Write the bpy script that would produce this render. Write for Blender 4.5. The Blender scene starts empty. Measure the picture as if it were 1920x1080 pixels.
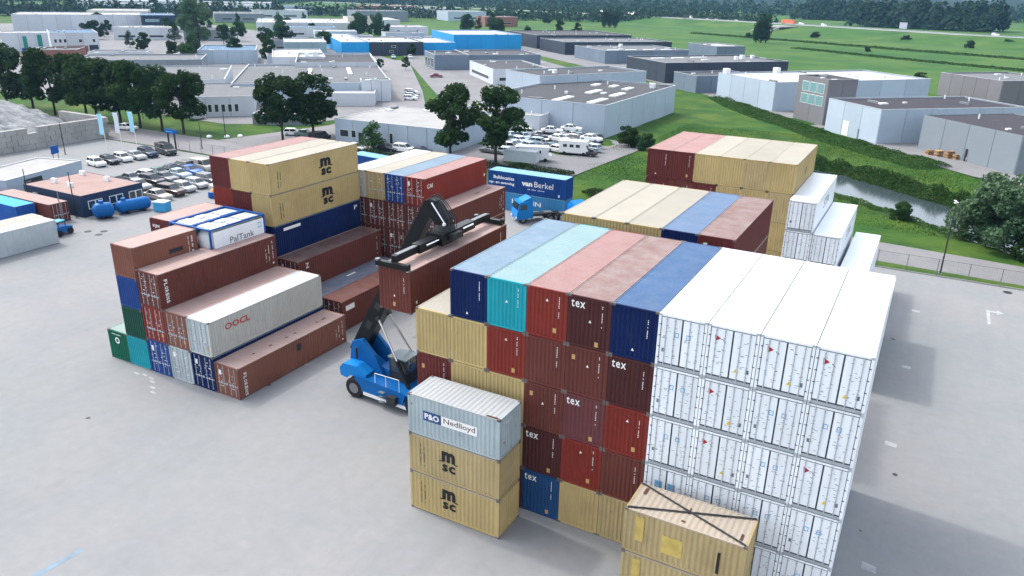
import bpy, math, random
import numpy as np
from mathutils import Vector, Matrix, Quaternion

random.seed(7)
R = math.radians
scene = bpy.context.scene
col = scene.collection

# ------------------------------------------------------------------ camera
CAM = Vector((22.553, -34.247, 29.222))
YAW, PITCH, ROLL = -0.4960, 0.36989, 0.018957
cam_d = bpy.data.cameras.new("Camera")
cam_d.sensor_width = 36.0
cam_d.lens = 36.0 * 1438.23 / 1920.0
cam_d.clip_start = 0.5
cam_d.clip_end = 9000.0
cam = bpy.data.objects.new("Camera", cam_d)
col.objects.link(cam)
_fw = Vector((math.sin(YAW) * math.cos(PITCH), math.cos(YAW) * math.cos(PITCH), -math.sin(PITCH)))
_rt = Vector((math.cos(YAW), -math.sin(YAW), 0.0))
_up = _rt.cross(_fw)
_r2 = math.cos(ROLL) * _rt + math.sin(ROLL) * _up
_u2 = -math.sin(ROLL) * _rt + math.cos(ROLL) * _up
cam.matrix_world = Matrix(((_r2.x, _u2.x, -_fw.x, CAM.x), (_r2.y, _u2.y, -_fw.y, CAM.y),
                           (_r2.z, _u2.z, -_fw.z, CAM.z), (0, 0, 0, 1)))
scene.camera = cam

# ------------------------------------------------------------------ world, sun, exposure
SUN_EL = R(53)
SUN_DIR = Vector((-math.cos(SUN_EL) * math.cos(R(5)), math.cos(SUN_EL) * math.sin(R(5)), math.sin(SUN_EL)))
world = bpy.data.worlds.new("World")
scene.world = world
world.use_nodes = True
wn = world.node_tree.nodes
wn.clear()
sky = wn.new("ShaderNodeTexSky")
sky.sky_type = 'NISHITA'
sky.sun_disc = False
sky.sun_elevation = SUN_EL
sky.sun_rotation = math.atan2(SUN_DIR.x, SUN_DIR.y)
sky.altitude = 30
sky.air_density = 1.0
sky.dust_density = 3.0
sky.ozone_density = 1.0
bg = wn.new("ShaderNodeBackground")
bg.inputs[1].default_value = 0.15
wo = wn.new("ShaderNodeOutputWorld")
veil = wn.new("ShaderNodeHueSaturation")          # thin cloud veil: the sky is paler than a clear one
veil.inputs["Saturation"].default_value = 0.45
world.node_tree.links.new(sky.outputs[0], veil.inputs["Color"])
world.node_tree.links.new(veil.outputs[0], bg.inputs[0])
world.node_tree.links.new(bg.outputs[0], wo.inputs[0])
sun_d = bpy.data.lights.new("Sun", 'SUN')
sun_d.energy = 0.55
sun_d.angle = R(3.0)
sun_d.color = (1.0, 0.955, 0.89)
sun = bpy.data.objects.new("Sun", sun_d)
col.objects.link(sun)
sun.rotation_mode = 'QUATERNION'
sun.rotation_quaternion = (-SUN_DIR).to_track_quat('-Z', 'Y')
scene.view_settings.view_transform = 'Standard'
scene.view_settings.look = 'None'
scene.view_settings.gamma = 1.0
scene.view_settings.use_curve_mapping = False
scene.view_settings.exposure = 1.72
scene.cycles.use_denoising = True
scene.cycles.max_bounces = 5
scene.cycles.diffuse_bounces = 3
scene.cycles.glossy_bounces = 2
scene.cycles.transmission_bounces = 3
scene.cycles.volume_bounces = 0
scene.cycles.volume_step_rate = 4.0

# ------------------------------------------------------------------ materials
MATS = {}

def _nodes(name):
    m = bpy.data.materials.new(name)
    m.use_nodes = True
    nt = m.node_tree
    b = nt.nodes.get("Principled BSDF")
    return m, nt, b

def _n(nt, t, **kw):
    n = nt.nodes.new(t)
    for k, v in kw.items():
        setattr(n, k, v)
    return n

def _noise(nt, co, scale, detail=4, rough=0.55, stretch=None):
    n = _n(nt, "ShaderNodeTexNoise")
    n.inputs["Scale"].default_value = scale
    n.inputs["Detail"].default_value = detail
    n.inputs["Roughness"].default_value = rough
    if stretch:
        mp = _n(nt, "ShaderNodeMapping")
        mp.inputs["Scale"].default_value = stretch
        nt.links.new(co, mp.inputs[0])
        co = mp.outputs[0]
    nt.links.new(co, n.inputs[0])
    return n.outputs[0]

def _ramp(nt, fac, a, b, ca=(0, 0, 0, 1), cb=(1, 1, 1, 1)):
    r = _n(nt, "ShaderNodeValToRGB")
    r.color_ramp.elements[0].position = a
    r.color_ramp.elements[1].position = b
    r.color_ramp.elements[0].color = ca
    r.color_ramp.elements[1].color = cb
    nt.links.new(fac, r.inputs[0])
    return r.outputs[0]

def _mix(nt, fac, a, b, blend='MIX'):
    m = _n(nt, "ShaderNodeMix", data_type='RGBA', blend_type=blend)
    for sock, v in ((m.inputs[0], fac), (m.inputs[6], a), (m.inputs[7], b)):
        if isinstance(v, bpy.types.NodeSocket):
            nt.links.new(v, sock)
        elif isinstance(v, (int, float)):
            sock.default_value = v
        else:
            sock.default_value = (v[0], v[1], v[2], 1)
    return m.outputs[2]

def _co(nt, which="Object"):
    return _n(nt, "ShaderNodeTexCoord").outputs[which]

def paint(name, c, rough=0.5, dirt=0.42, rust=0.05, metal=0.0, streak=0.42, world_co=False, dust=0.0, spec=0.14):
    """weathered paint: cloudy soiling, vertical streaks, rust flecks, per-object shift of value"""
    if name in MATS:
        return MATS[name]
    m, nt, b = _nodes(name)
    co = _n(nt, "ShaderNodeNewGeometry").outputs["Position"] if True else _co(nt)
    dark = tuple(x * 0.55 for x in c)
    cl = _ramp(nt, _noise(nt, co, 0.35, 5, 0.6), 0.4, 0.72)
    f1 = _n(nt, "ShaderNodeMath", operation='MULTIPLY')
    f1.inputs[1].default_value = dirt
    nt.links.new(cl, f1.inputs[0])
    col_ = _mix(nt, f1.outputs[0], c, dark)
    if streak > 0:
        st = _ramp(nt, _noise(nt, co, 1.0, 4, 0.6, stretch=(5, 5, 0.5)), 0.5, 0.8)
        f2 = _n(nt, "ShaderNodeMath", operation='MULTIPLY')
        f2.inputs[1].default_value = streak
        nt.links.new(st, f2.inputs[0])
        col_ = _mix(nt, f2.outputs[0], col_, tuple(x * 0.6 + 0.02 for x in c))
    if dust > 0:
        du = _ramp(nt, _noise(nt, co, 0.9, 5, 0.65), 0.35, 0.75)
        f4 = _n(nt, "ShaderNodeMath", operation='MULTIPLY')
        f4.inputs[1].default_value = dust
        nt.links.new(du, f4.inputs[0])
        col_ = _mix(nt, f4.outputs[0], col_, (0.36, 0.36, 0.36))
    if rust > 0:
        ru = _ramp(nt, _noise(nt, co, 1.6, 6, 0.72, stretch=(1.6, 1.6, .8)), 0.70 - 0.13 * rust, 0.76 - 0.13 * rust)
        f3 = _n(nt, "ShaderNodeMath", operation='MULTIPLY')
        f3.inputs[1].default_value = min(1.0, 0.5 + rust * 0.5)
        nt.links.new(ru, f3.inputs[0])
        col_ = _mix(nt, f3.outputs[0], col_, (0.11, 0.052, 0.03))
    oi = _n(nt, "ShaderNodeObjectInfo")
    mr = _n(nt, "ShaderNodeMapRange")
    mr.inputs[3].default_value = 0.93
    mr.inputs[4].default_value = 1.06
    nt.links.new(oi.outputs["Random"], mr.inputs[0])
    hs = _n(nt, "ShaderNodeHueSaturation")
    nt.links.new(mr.outputs[0], hs.inputs["Value"])
    nt.links.new(col_, hs.inputs["Color"])
    nt.links.new(hs.outputs[0], b.inputs["Base Color"])
    b.inputs["Roughness"].default_value = rough
    b.inputs["Metallic"].default_value = metal
    b.inputs["Specular IOR Level"].default_value = spec
    MATS[name] = m
    return m

def plain(name, c, rough=0.5, metal=0.0, spec=0.2, var=0.12):
    if name in MATS:
        return MATS[name]
    m, nt, b = _nodes(name)
    co = _n(nt, "ShaderNodeNewGeometry").outputs["Position"]
    f = _ramp(nt, _noise(nt, co, 1.7, 4), 0.3, 0.7)
    nt.links.new(_mix(nt, f, c, tuple(x * (1 - var) for x in c)), b.inputs["Base Color"])
    b.inputs["Roughness"].default_value = rough
    b.inputs["Metallic"].default_value = metal
    b.inputs["Specular IOR Level"].default_value = spec
    MATS[name] = m
    return m

def ground_mat(name, c1, c2, c3, s1, s2, bump=0.0, rough=0.9, fine=3.0):
    m, nt, b = _nodes(name)
    co = _n(nt, "ShaderNodeNewGeometry").outputs["Position"]
    n1 = _ramp(nt, _noise(nt, co, s1, 6, 0.62), 0.35, 0.68)
    n2 = _ramp(nt, _noise(nt, co, s2, 6, 0.6), 0.42, 0.7)
    n3 = _ramp(nt, _noise(nt, co, fine, 5, 0.7), 0.3, 0.75)
    c = _mix(nt, n1, c1, c2)
    c = _mix(nt, n2, c, c3)
    f = _n(nt, "ShaderNodeMath", operation='MULTIPLY')
    f.inputs[1].default_value = 0.28
    nt.links.new(n3, f.inputs[0])
    c = _mix(nt, f.outputs[0], c, tuple(x * 0.6 for x in c1))
    nt.links.new(c, b.inputs["Base Color"])
    b.inputs["Roughness"].default_value = rough
    b.inputs["Specular IOR Level"].default_value = 0.1
    if bump > 0:
        bp_ = _n(nt, "ShaderNodeBump")
        bp_.inputs["Strength"].default_value = bump
        bp_.inputs["Distance"].default_value = 0.3
        nt.links.new(_noise(nt, co, fine * 0.6, 6, 0.7), bp_.inputs["Height"])
        nt.links.new(bp_.outputs[0], b.inputs["Normal"])
    MATS[name] = m
    return m

def leaf_mat(name, c1, c2, trans=0.25):
    m, nt, b = _nodes(name)
    co = _co(nt)
    f = _ramp(nt, _noise(nt, co, 0.7, 5, 0.7), 0.35, 0.7)
    c = _mix(nt, f, c1, c2)
    oi = _n(nt, "ShaderNodeObjectInfo")
    mr = _n(nt, "ShaderNodeMapRange")
    mr.inputs[3].default_value = 0.78
    mr.inputs[4].default_value = 1.2
    nt.links.new(oi.outputs["Random"], mr.inputs[0])
    hs = _n(nt, "ShaderNodeHueSaturation")
    nt.links.new(mr.outputs[0], hs.inputs["Value"])
    nt.links.new(c, hs.inputs["Color"])
    nt.links.new(hs.outputs[0], b.inputs["Base Color"])
    b.inputs["Roughness"].default_value = 0.65
    b.inputs["Specular IOR Level"].default_value = 0.08
    tr = _n(nt, "ShaderNodeBsdfTranslucent")
    nt.links.new(hs.outputs[0], tr.inputs[0])
    ms = _n(nt, "ShaderNodeMixShader")
    ms.inputs[0].default_value = trans
    out = nt.nodes["Material Output"]
    nt.links.new(b.outputs[0], ms.inputs[1])
    nt.links.new(tr.outputs[0], ms.inputs[2])
    nt.links.new(ms.outputs[0], out.inputs[0])
    MATS[name] = m
    return m

yard_mat = ground_mat("yard_concrete", (0.232, 0.240, 0.238), (0.256, 0.249, 0.252), (0.212, 0.224, 0.230), 0.045, 0.11, bump=0.05, fine=1.2)
def weather_yard(m):
    nt = m.node_tree
    b = nt.nodes["Principled BSDF"]
    src = b.inputs["Base Color"].links[0].from_socket
    co = _n(nt, "ShaderNodeNewGeometry").outputs["Position"]
    lanes = _ramp(nt, _noise(nt, co, 1.0, 5, 0.65, stretch=(0.55, 0.035, 1)), 0.52, 0.70)
    lanes2 = _ramp(nt, _noise(nt, co, 1.0, 5, 0.65, stretch=(0.03, 0.45, 1)), 0.55, 0.72)
    spots = _ramp(nt, _noise(nt, co, 0.8, 6, 0.7), 0.64, 0.74)
    vo = _n(nt, "ShaderNodeTexVoronoi", feature='DISTANCE_TO_EDGE')
    vo.inputs["Scale"].default_value = 0.11
    wob = _n(nt, "ShaderNodeVectorMath", operation='ADD')
    nz = _n(nt, "ShaderNodeTexNoise"); nz.inputs["Scale"].default_value = 0.5
    nt.links.new(co, nz.inputs[0])
    nt.links.new(co, wob.inputs[0]); nt.links.new(nz.outputs["Color"], wob.inputs[1])
    nt.links.new(wob.outputs[0], vo.inputs["Vector"])
    crack = _ramp(nt, vo.outputs["Distance"], 0.004, 0.012, (1, 1, 1, 1), (0, 0, 0, 1))
    c = src
    for f, k, dk in ((lanes, .20, (.16, .165, .17)), (lanes2, .12, (.17, .17, .175)), (spots, .12, (.15, .155, .16)), (crack, .045, (.12, .12, .12))):
        mu = _n(nt, "ShaderNodeMath", operation='MULTIPLY')
        mu.inputs[1].default_value = k
        nt.links.new(f, mu.inputs[0])
        c = _mix(nt, mu.outputs[0], c, dk)
    nt.links.new(c, b.inputs["Base Color"])
weather_yard(yard_mat)
road_mat = ground_mat("road_asphalt", (0.211, 0.207, 0.211), (0.242, 0.226, 0.226), (0.187, 0.187, 0.195), 0.06, 0.15, fine=1.5)
grass_mat = ground_mat("meadow_grass", (0.030, 0.092, 0.011), (0.085, 0.125, 0.020), (0.014, 0.058, 0.012), 0.05, 0.13, bump=0.8, fine=0.9)
field_mat = ground_mat("far_field", (0.034, 0.105, 0.017), (0.090, 0.140, 0.028), (0.020, 0.076, 0.017), 0.012, 0.035, bump=0.6, fine=0.12)
lot_mat = ground_mat("paved_lot", (0.19, 0.19, 0.193), (0.225, 0.22, 0.218), (0.165, 0.168, 0.174), 0.05, 0.12, fine=1.0)
brickpave_mat = ground_mat("pink_paving", (0.281, 0.226, 0.215), (0.312, 0.265, 0.250), (0.242, 0.211, 0.207), 0.07, 0.2, fine=2.0)

navy = paint("navy_paint", (0.006, 0.017, 0.080), 0.42, spec=.10)
deepblue = paint("deep_blue_paint", (0.016, 0.055, 0.22), 0.42)
midblue = paint("mid_blue_paint", (0.012, 0.085, 0.33), 0.4)
texblue = paint("slate_blue_paint", (0.018, 0.065, 0.17), 0.5)
teal = paint("teal_paint", (0.015, 0.30, 0.36), 0.45, rust=0.15)
redox = paint("red_oxide_paint", (0.20, 0.030, 0.022), 0.5)
maroon = paint("maroon_paint", (0.115, 0.026, 0.024), 0.5)
brownox = paint("brown_oxide_paint", (0.125, 0.038, 0.030), 0.5)
darkbrown = paint("dark_brown_paint", (0.070, 0.022, 0.022), 0.5)
purplebrown = paint("plum_brown_paint", (0.135, 0.045, 0.048), 0.5)
fawnbrown = paint("fawn_brown_paint", (0.21, 0.085, 0.060), 0.5, rust=0.2)
tan = paint("tan_yellow_paint", (0.455, 0.345, 0.158), 0.5, rust=0.12)
tanold = paint("rusty_tan_paint", (0.42, 0.325, 0.165), 0.55, dirt=0.55, rust=0.45, streak=0.6)
greypaint = paint("grey_blue_paint", (0.34, 0.40, 0.415), 0.55, dirt=0.4, rust=0.55, streak=0.5)
white = paint("reefer_white", (0.76, 0.79, 0.82), 0.4, dirt=0.16, streak=0.22, rust=0.02)
whiteroof = paint("reefer_roof_white", (0.50, 0.51, 0.515), 0.6, dirt=0.08, streak=0.0, dust=0.25)
cream = paint("cream_grey_paint", (0.46, 0.465, 0.43), 0.5, dirt=0.2)
green = paint("green_paint", (0.008, 0.11, 0.065), 0.45)
darkgreen = paint("dark_green_paint", (0.012, 0.065, 0.045), 0.45)
palegrey = paint("pale_grey_paint", (0.42, 0.47, 0.49), 0.5, rust=0.1)
skyblue = paint("sky_blue_paint", (0.05, 0.30, 0.55), 0.45)
slateroof = paint("slate_roof_paint", (0.12, 0.14, 0.19), 0.55, dust=0.3)
# bleached, chalky roofs
def roofp(n, c, **k):
    return paint("chalky_roof_" + n, c, 0.6, dirt=0.22, streak=0.0, dust=k.get('dust', 0.25), rust=k.get('rust', 0.08), spec=0.15)
r_navy = roofp("blue", (0.135, 0.21, 0.275))
r_teal = roofp("teal", (0.20, 0.30, 0.31), dust=.1)
r_red = roofp("rose", (0.295, 0.165, 0.15))
r_tex = roofp("plum", (0.205, 0.125, 0.11), dust=0.4, rust=0.3)
r_blue = roofp("royal", (0.050, 0.108, 0.215), dust=.12)
r_tan = roofp("sand", (0.33, 0.305, 0.25), dust=0.1)
r_tanold = roofp("old_sand", (0.375, 0.317, 0.250), dust=0.15, rust=0.25)
r_brown = roofp("brown", (0.349, 0.237, 0.207))
r_shadebrown = roofp("shaded_brown", (0.109, 0.058, 0.051))  # brown roof with the emblem block's shade put into its colour
r_orange = roofp("orange_brown", (0.224, 0.083, 0.059))
r_sky = roofp("pale_blue", (0.095, 0.155, 0.25), dust=.15)
r_grey = roofp("grey", (0.347, 0.364, 0.370), dust=0.2, rust=0.25)
r_green = roofp("green", (0.218, 0.299, 0.272))

m_gasket_gap = plain("gasket_and_gap_shade", (0.035, 0.042, 0.05), 0.6)  # door gaskets, and the strips painted dark for shaded gaps
m_sill = plain("sill_steel", (0.34, 0.37, 0.40), 0.5)
m_bar = plain("galvanised_bar", (0.44, 0.47, 0.50), 0.45, 0.2)
m_hinge = plain("hinge_steel", (0.075, 0.085, 0.095), 0.5)
m_casting = plain("casting_steel", (0.16, 0.14, 0.13), 0.6, var=0.5)
m_white = plain("white_lettering", (0.80, 0.80, 0.78), 0.5)
m_black = plain("black_lettering", (0.018, 0.018, 0.02), 0.5)
m_redmark = plain("red_marking", (0.42, 0.03, 0.035), 0.5)
m_bluemark = plain("blue_marking", (0.16, 0.40, 0.62), 0.5)
m_yellow = plain("yellow_marking", (0.75, 0.52, 0.03), 0.5)
m_yellowpatch = plain("yellow_patch", (0.56, 0.42, 0.12), 0.6, var=0.3)
m_greymark = plain("grey_marking", (0.16, 0.18, 0.20), 0.5)
m_orange = plain("orange_sticker", (0.50, 0.30, 0.12), 0.5)
m_blackmetal = paint("black_machine_paint", (0.010, 0.011, 0.012), 0.35, dirt=0.0, streak=0.0, dust=0.015)
m_machineblue = paint("machine_blue", (0.006, 0.105, 0.33), 0.3, dirt=0.25, streak=0.15)
m_machinelight = paint("machine_light_blue", (0.010, 0.19, 0.52), 0.3, dirt=0.15, streak=0.1)
m_tyre = plain("tyre_rubber", (0.018, 0.018, 0.02), 0.8)
m_rim = plain("wheel_rim", (0.22, 0.23, 0.24), 0.5, 0.5)
m_chrome = plain("polished_rod", (0.72, 0.73, 0.75), 0.18, 1.0)
m_glass = plain("dark_glass", (0.02, 0.03, 0.035), 0.08, 0.0, 0.8)
m_tealglass = plain("teal_glass", (0.16, 0.30, 0.31), 0.08, 0.0, 0.8)
m_galv = plain("galvanised_post", (0.20, 0.22, 0.23), 0.5, 0.5)
m_dark = plain("dark_steel", (0.03, 0.033, 0.036), 0.5)
m_lamp = plain("lamp_white", (0.75, 0.76, 0.76), 0.4)
m_wood = plain("pallet_wood", (0.32, 0.19, 0.11), 0.8, var=0.4)
m_bark = plain("bark", (0.055, 0.045, 0.035), 0.9, var=0.4)
m_conc = paint("concrete", (0.34, 0.335, 0.32), 0.9, dirt=0.5, streak=0.5, spec=0.2)
m_rubble = ground_mat("rubble_heap", (0.281, 0.289, 0.296), (0.172, 0.187, 0.203), (0.359, 0.359, 0.351), 0.35, 1.4, bump=1.0, fine=2.5)

# ------------------------------------------------------------------ mesh helpers
class MB:
    def __init__(s):
        s.v, s.f = [], []

    def add(s, vs, fs):
        o = len(s.v)
        s.v += [tuple(p) for p in vs]
        s.f += [tuple(i + o for i in f) for f in fs]
        return s

    def box(s, x0, y0, z0, x1, y1, z1):
        return s.add([(x0, y0, z0), (x1, y0, z0), (x1, y1, z0), (x0, y1, z0), (x0, y0, z1), (x1, y0, z1), (x1, y1, z1), (x0, y1, z1)],
                     [(0, 3, 2, 1), (4, 5, 6, 7), (0, 1, 5, 4), (1, 2, 6, 5), (2, 3, 7, 6), (3, 0, 4, 7)])

    def quad(s, a, b, c, d):
        return s.add([a, b, c, d], [(0, 1, 2, 3)])

    def prism(s, poly, z0, z1):
        n = len(poly)
        vs = [(x, y, z0) for x, y in poly] + [(x, y, z1) for x, y in poly]
        fs = [tuple(range(n - 1, -1, -1)), tuple(range(n, 2 * n))]
        fs += [(i, (i + 1) % n, n + (i + 1) % n, n + i) for i in range(n)]
        return s.add(vs, fs)

    def slab_y(s, prof, y0, y1, taper=0.0):
        """prof: (x, z) outline, pushed along y"""
        n = len(prof)
        vs = [(x, y0, z) for x, z in prof] + [(x, y1, z) for x, z in prof]
        fs = [tuple(range(n)), tuple(range(2 * n - 1, n - 1, -1))]
        fs += [(i, n + i, n + (i + 1) % n, (i + 1) % n) for i in range(n)]
        return s.add(vs, fs)

    def slab_x(s, prof, x0, x1):
        """prof: (y, z) outline, pushed along x"""
        n = len(prof)
        vs = [(x0, y, z) for y, z in prof] + [(x1, y, z) for y, z in prof]
        fs = [tuple(range(n - 1, -1, -1)), tuple(range(n, 2 * n))]
        fs += [(i, (i + 1) % n, n + (i + 1) % n, n + i) for i in range(n)]
        return s.add(vs, fs)

    def tube(s, pts, rads, n=8, caps=True):
        base = len(s.v)
        pts = [Vector(p) for p in pts]
        for i, p in enumerate(pts):
            d = (pts[min(i + 1, len(pts) - 1)] - pts[max(i - 1, 0)]).normalized()
            a = d.orthogonal().normalized() if abs(d.z) > 0.95 else d.cross(Vector((0, 0, 1))).normalized()
            b = d.cross(a)
            for k in range(n):
                t = 2 * math.pi * k / n
                s.v.append(tuple(p + (a * math.cos(t) + b * math.sin(t)) * rads[i]))
        for i in range(len(pts) - 1):
            for k in range(n):
                s.f.append((base + i * n + k, base + i * n + (k + 1) % n, base + (i + 1) * n + (k + 1) % n, base + (i + 1) * n + k))
        if caps:
            s.f.append(tuple(base + k for k in range(n - 1, -1, -1)))
            s.f.append(tuple(base + (len(pts) - 1) * n + k for k in range(n)))
        return s

    def cyl(s, a, b, r, n=12):
        return s.tube([a, b], [r, r], n)

    def beam(s, a, b, w, h):
        """rectangular beam from a to b: w across (horizontal), h tall"""
        a, b = Vector(a), Vector(b)
        d = (b - a).normalized()
        side = d.cross(Vector((0, 0, 1)))
        side = side.normalized() if side.length > 1e-4 else Vector((0, 1, 0))
        up = side.cross(d).normalized()
        vs = []
        for p in (a, b):
            for sx, sz in ((-1, -1), (1, -1), (1, 1), (-1, 1)):
                vs.append(tuple(p + side * (w / 2 * sx) + up * (h / 2 * sz)))
        return s.add(vs, [(0, 1, 2, 3), (7, 6, 5, 4), (0, 4, 5, 1), (1, 5, 6, 2), (2, 6, 7, 3), (3, 7, 4, 0)])

    def mesh(s, name="mesh"):
        me = bpy.data.meshes.new(name)
        me.from_pydata(s.v, [], s.f)
        me.materials.append(None)
        me.update()
        return me

def obj(name, me, mat, parent=None, loc=(0, 0, 0), rotz=0.0, smooth=False):
    if isinstance(me, MB):
        me = me.mesh(name)
    o = bpy.data.objects.new(name, me)
    col.objects.link(o)
    o.location = loc
    o.rotation_euler = (0, 0, rotz)
    if parent is not None:
        o.parent = parent
    if mat is not None:
        o.material_slots[0].link = 'OBJECT'
        o.material_slots[0].material = mat
    if smooth:
        me.polygons.foreach_set("use_smooth", [True] * len(me.polygons))
    return o

LABELS = {}

def tag(o, label, cat, group=None):
    if label in LABELS and not group:
        print("DUPLICATE LABEL", label)
    LABELS[label] = 1
    o["label"] = label
    o["category"] = cat
    if group:
        o["group"] = group
    return o

def thing(name, label, cat, loc=(0, 0, 0), rotz=0.0, group=None):
    o = bpy.data.objects.new(name, None)
    o.empty_display_size = 0.3
    col.objects.link(o)
    o.location = loc
    o.rotation_euler = (0, 0, rotz)
    return tag(o, label, cat, group)

def structure(name, me, mat, **k):
    o = obj(name, me, mat, **k)
    o["kind"] = "structure"
    return o

def stuff(name, me, mat, label, cat, parent=None):
    o = obj(name, me, mat, parent)
    o["kind"] = "stuff"
    if parent is None:
        o["label"] = label
        o["category"] = cat
    return o

_TXT = {}

def text_mesh(s, bold=0.0, shear=0.0, spacing=1.0):
    key = (s, bold, shear, spacing)
    if key in _TXT:
        return _TXT[key]
    cu = bpy.data.curves.new("lettering", 'FONT')
    cu.body = s
    cu.size = 1.0
    cu.offset = bold
    cu.shear = shear
    cu.space_character = spacing
    cu.align_x = 'LEFT'
    cu.resolution_u = 2
    t = bpy.data.objects.new("lettering", cu)
    col.objects.link(t)
    dg = bpy.context.evaluated_depsgraph_get()
    me = bpy.data.meshes.new_from_object(t.evaluated_get(dg))
    bpy.data.objects.remove(t)
    bpy.data.curves.remove(cu)
    if not me.materials:
        me.materials.append(None)
    xs = [v.co.x for v in me.vertices]
    ys = [v.co.y for v in me.vertices]
    x0, x1, y0, y1 = min(xs), max(xs), min(ys), max(ys)
    for v in me.vertices:                       # unit box: width 1, height 1
        v.co.x = (v.co.x - x0) / (x1 - x0)
        v.co.y = (v.co.y - y0) / (y1 - y0)
    _TXT[key] = me
    return me

def place(parent, me, mat, origin, right, up, w, h, name="lettering"):
    """flat unit mesh (0..1 x 0..1) set on a face: origin = its lower left corner"""
    r, u = Vector(right).normalized(), Vector(up).normalized()
    n = r.cross(u)
    o = obj(name, me, mat, parent)
    if name == 'code_strip':
        o['kind'] = 'stuff'          # marks too small to pick apart
    o.matrix_local = Matrix(((r.x * w, u.x * h, n.x, origin[0]), (r.y * w, u.y * h, n.y, origin[1]),
                             (r.z * w, u.z * h, n.z, origin[2]), (0, 0, 0, 1)))
    return o

def write(parent, s, mat, origin, right, up, w, h, bold=0.0, name="lettering", **k):
    return place(parent, text_mesh(s, bold, **k), mat, origin, right, up, w, h, name)

UNIT = MB().quad((0, 0, 0), (1, 0, 0), (1, 1, 0), (0, 1, 0)).mesh("patch")
TRI = MB().add([(0, 1, 0), (0.1, 0, 0), (1, 0.55, 0)], [(0, 1, 2)]).mesh("triangle")
WARN = MB().add([(0, 0, 0), (1, 0, 0), (0.5, 1, 0)], [(0, 1, 2)]).mesh("triangle")
ARROWLET = MB().add([(0, 1, 0), (0.3, 0.55, 0), (1, 0.2, 0), (0.35, 0.9, 0)], [(0, 1, 2, 3)]).mesh("arrowlet")
_rg = MB()
for a, b, c, d in ((0, 0, 1, .16), (0, .84, 1, 1), (0, .16, .16, .84), (.84, .16, 1, .84)):
    _rg.quad((a, b, 0), (c, b, 0), (c, d, 0), (a, d, 0))
RING = _rg.mesh("ring")

def strip_mesh(seed, n=13):
    """a vertical column of small painted marks, too small to read"""
    rng = random.Random(seed)
    mb = MB()
    z = 0.0
    for i in range(n):
        if rng.random() < 0.15:
            continue
        a = i / n
        mb.quad((rng.uniform(0, .2), a, 0), (rng.uniform(.7, 1), a, 0), (rng.uniform(.7, 1), a + .055, 0), (rng.uniform(0, .2), a + .055, 0))
    return mb.mesh("code_strip")
STRIPS = [strip_mesh(i) for i in range(5)]

# ------------------------------------------------------------------ containers
W = 2.438
HC, STD = 2.896, 2.591
L40, L20, L45 = 12.192, 6.058, 13.716
_C = {}

def corr(u0, u1, pitch=0.278, d=0.036):
    """corrugation profile: list of (u, depth) from u0 to u1"""
    n = max(2, round((u1 - u0) / pitch))
    p = (u1 - u0) / n
    pts = []
    for i in range(n):
        a = u0 + i * p
        pts += [(a, 0), (a + .27 * p, 0), (a + .5 * p, d), (a + .77 * p, d)]
    pts.append((u1, 0))
    return pts

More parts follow.
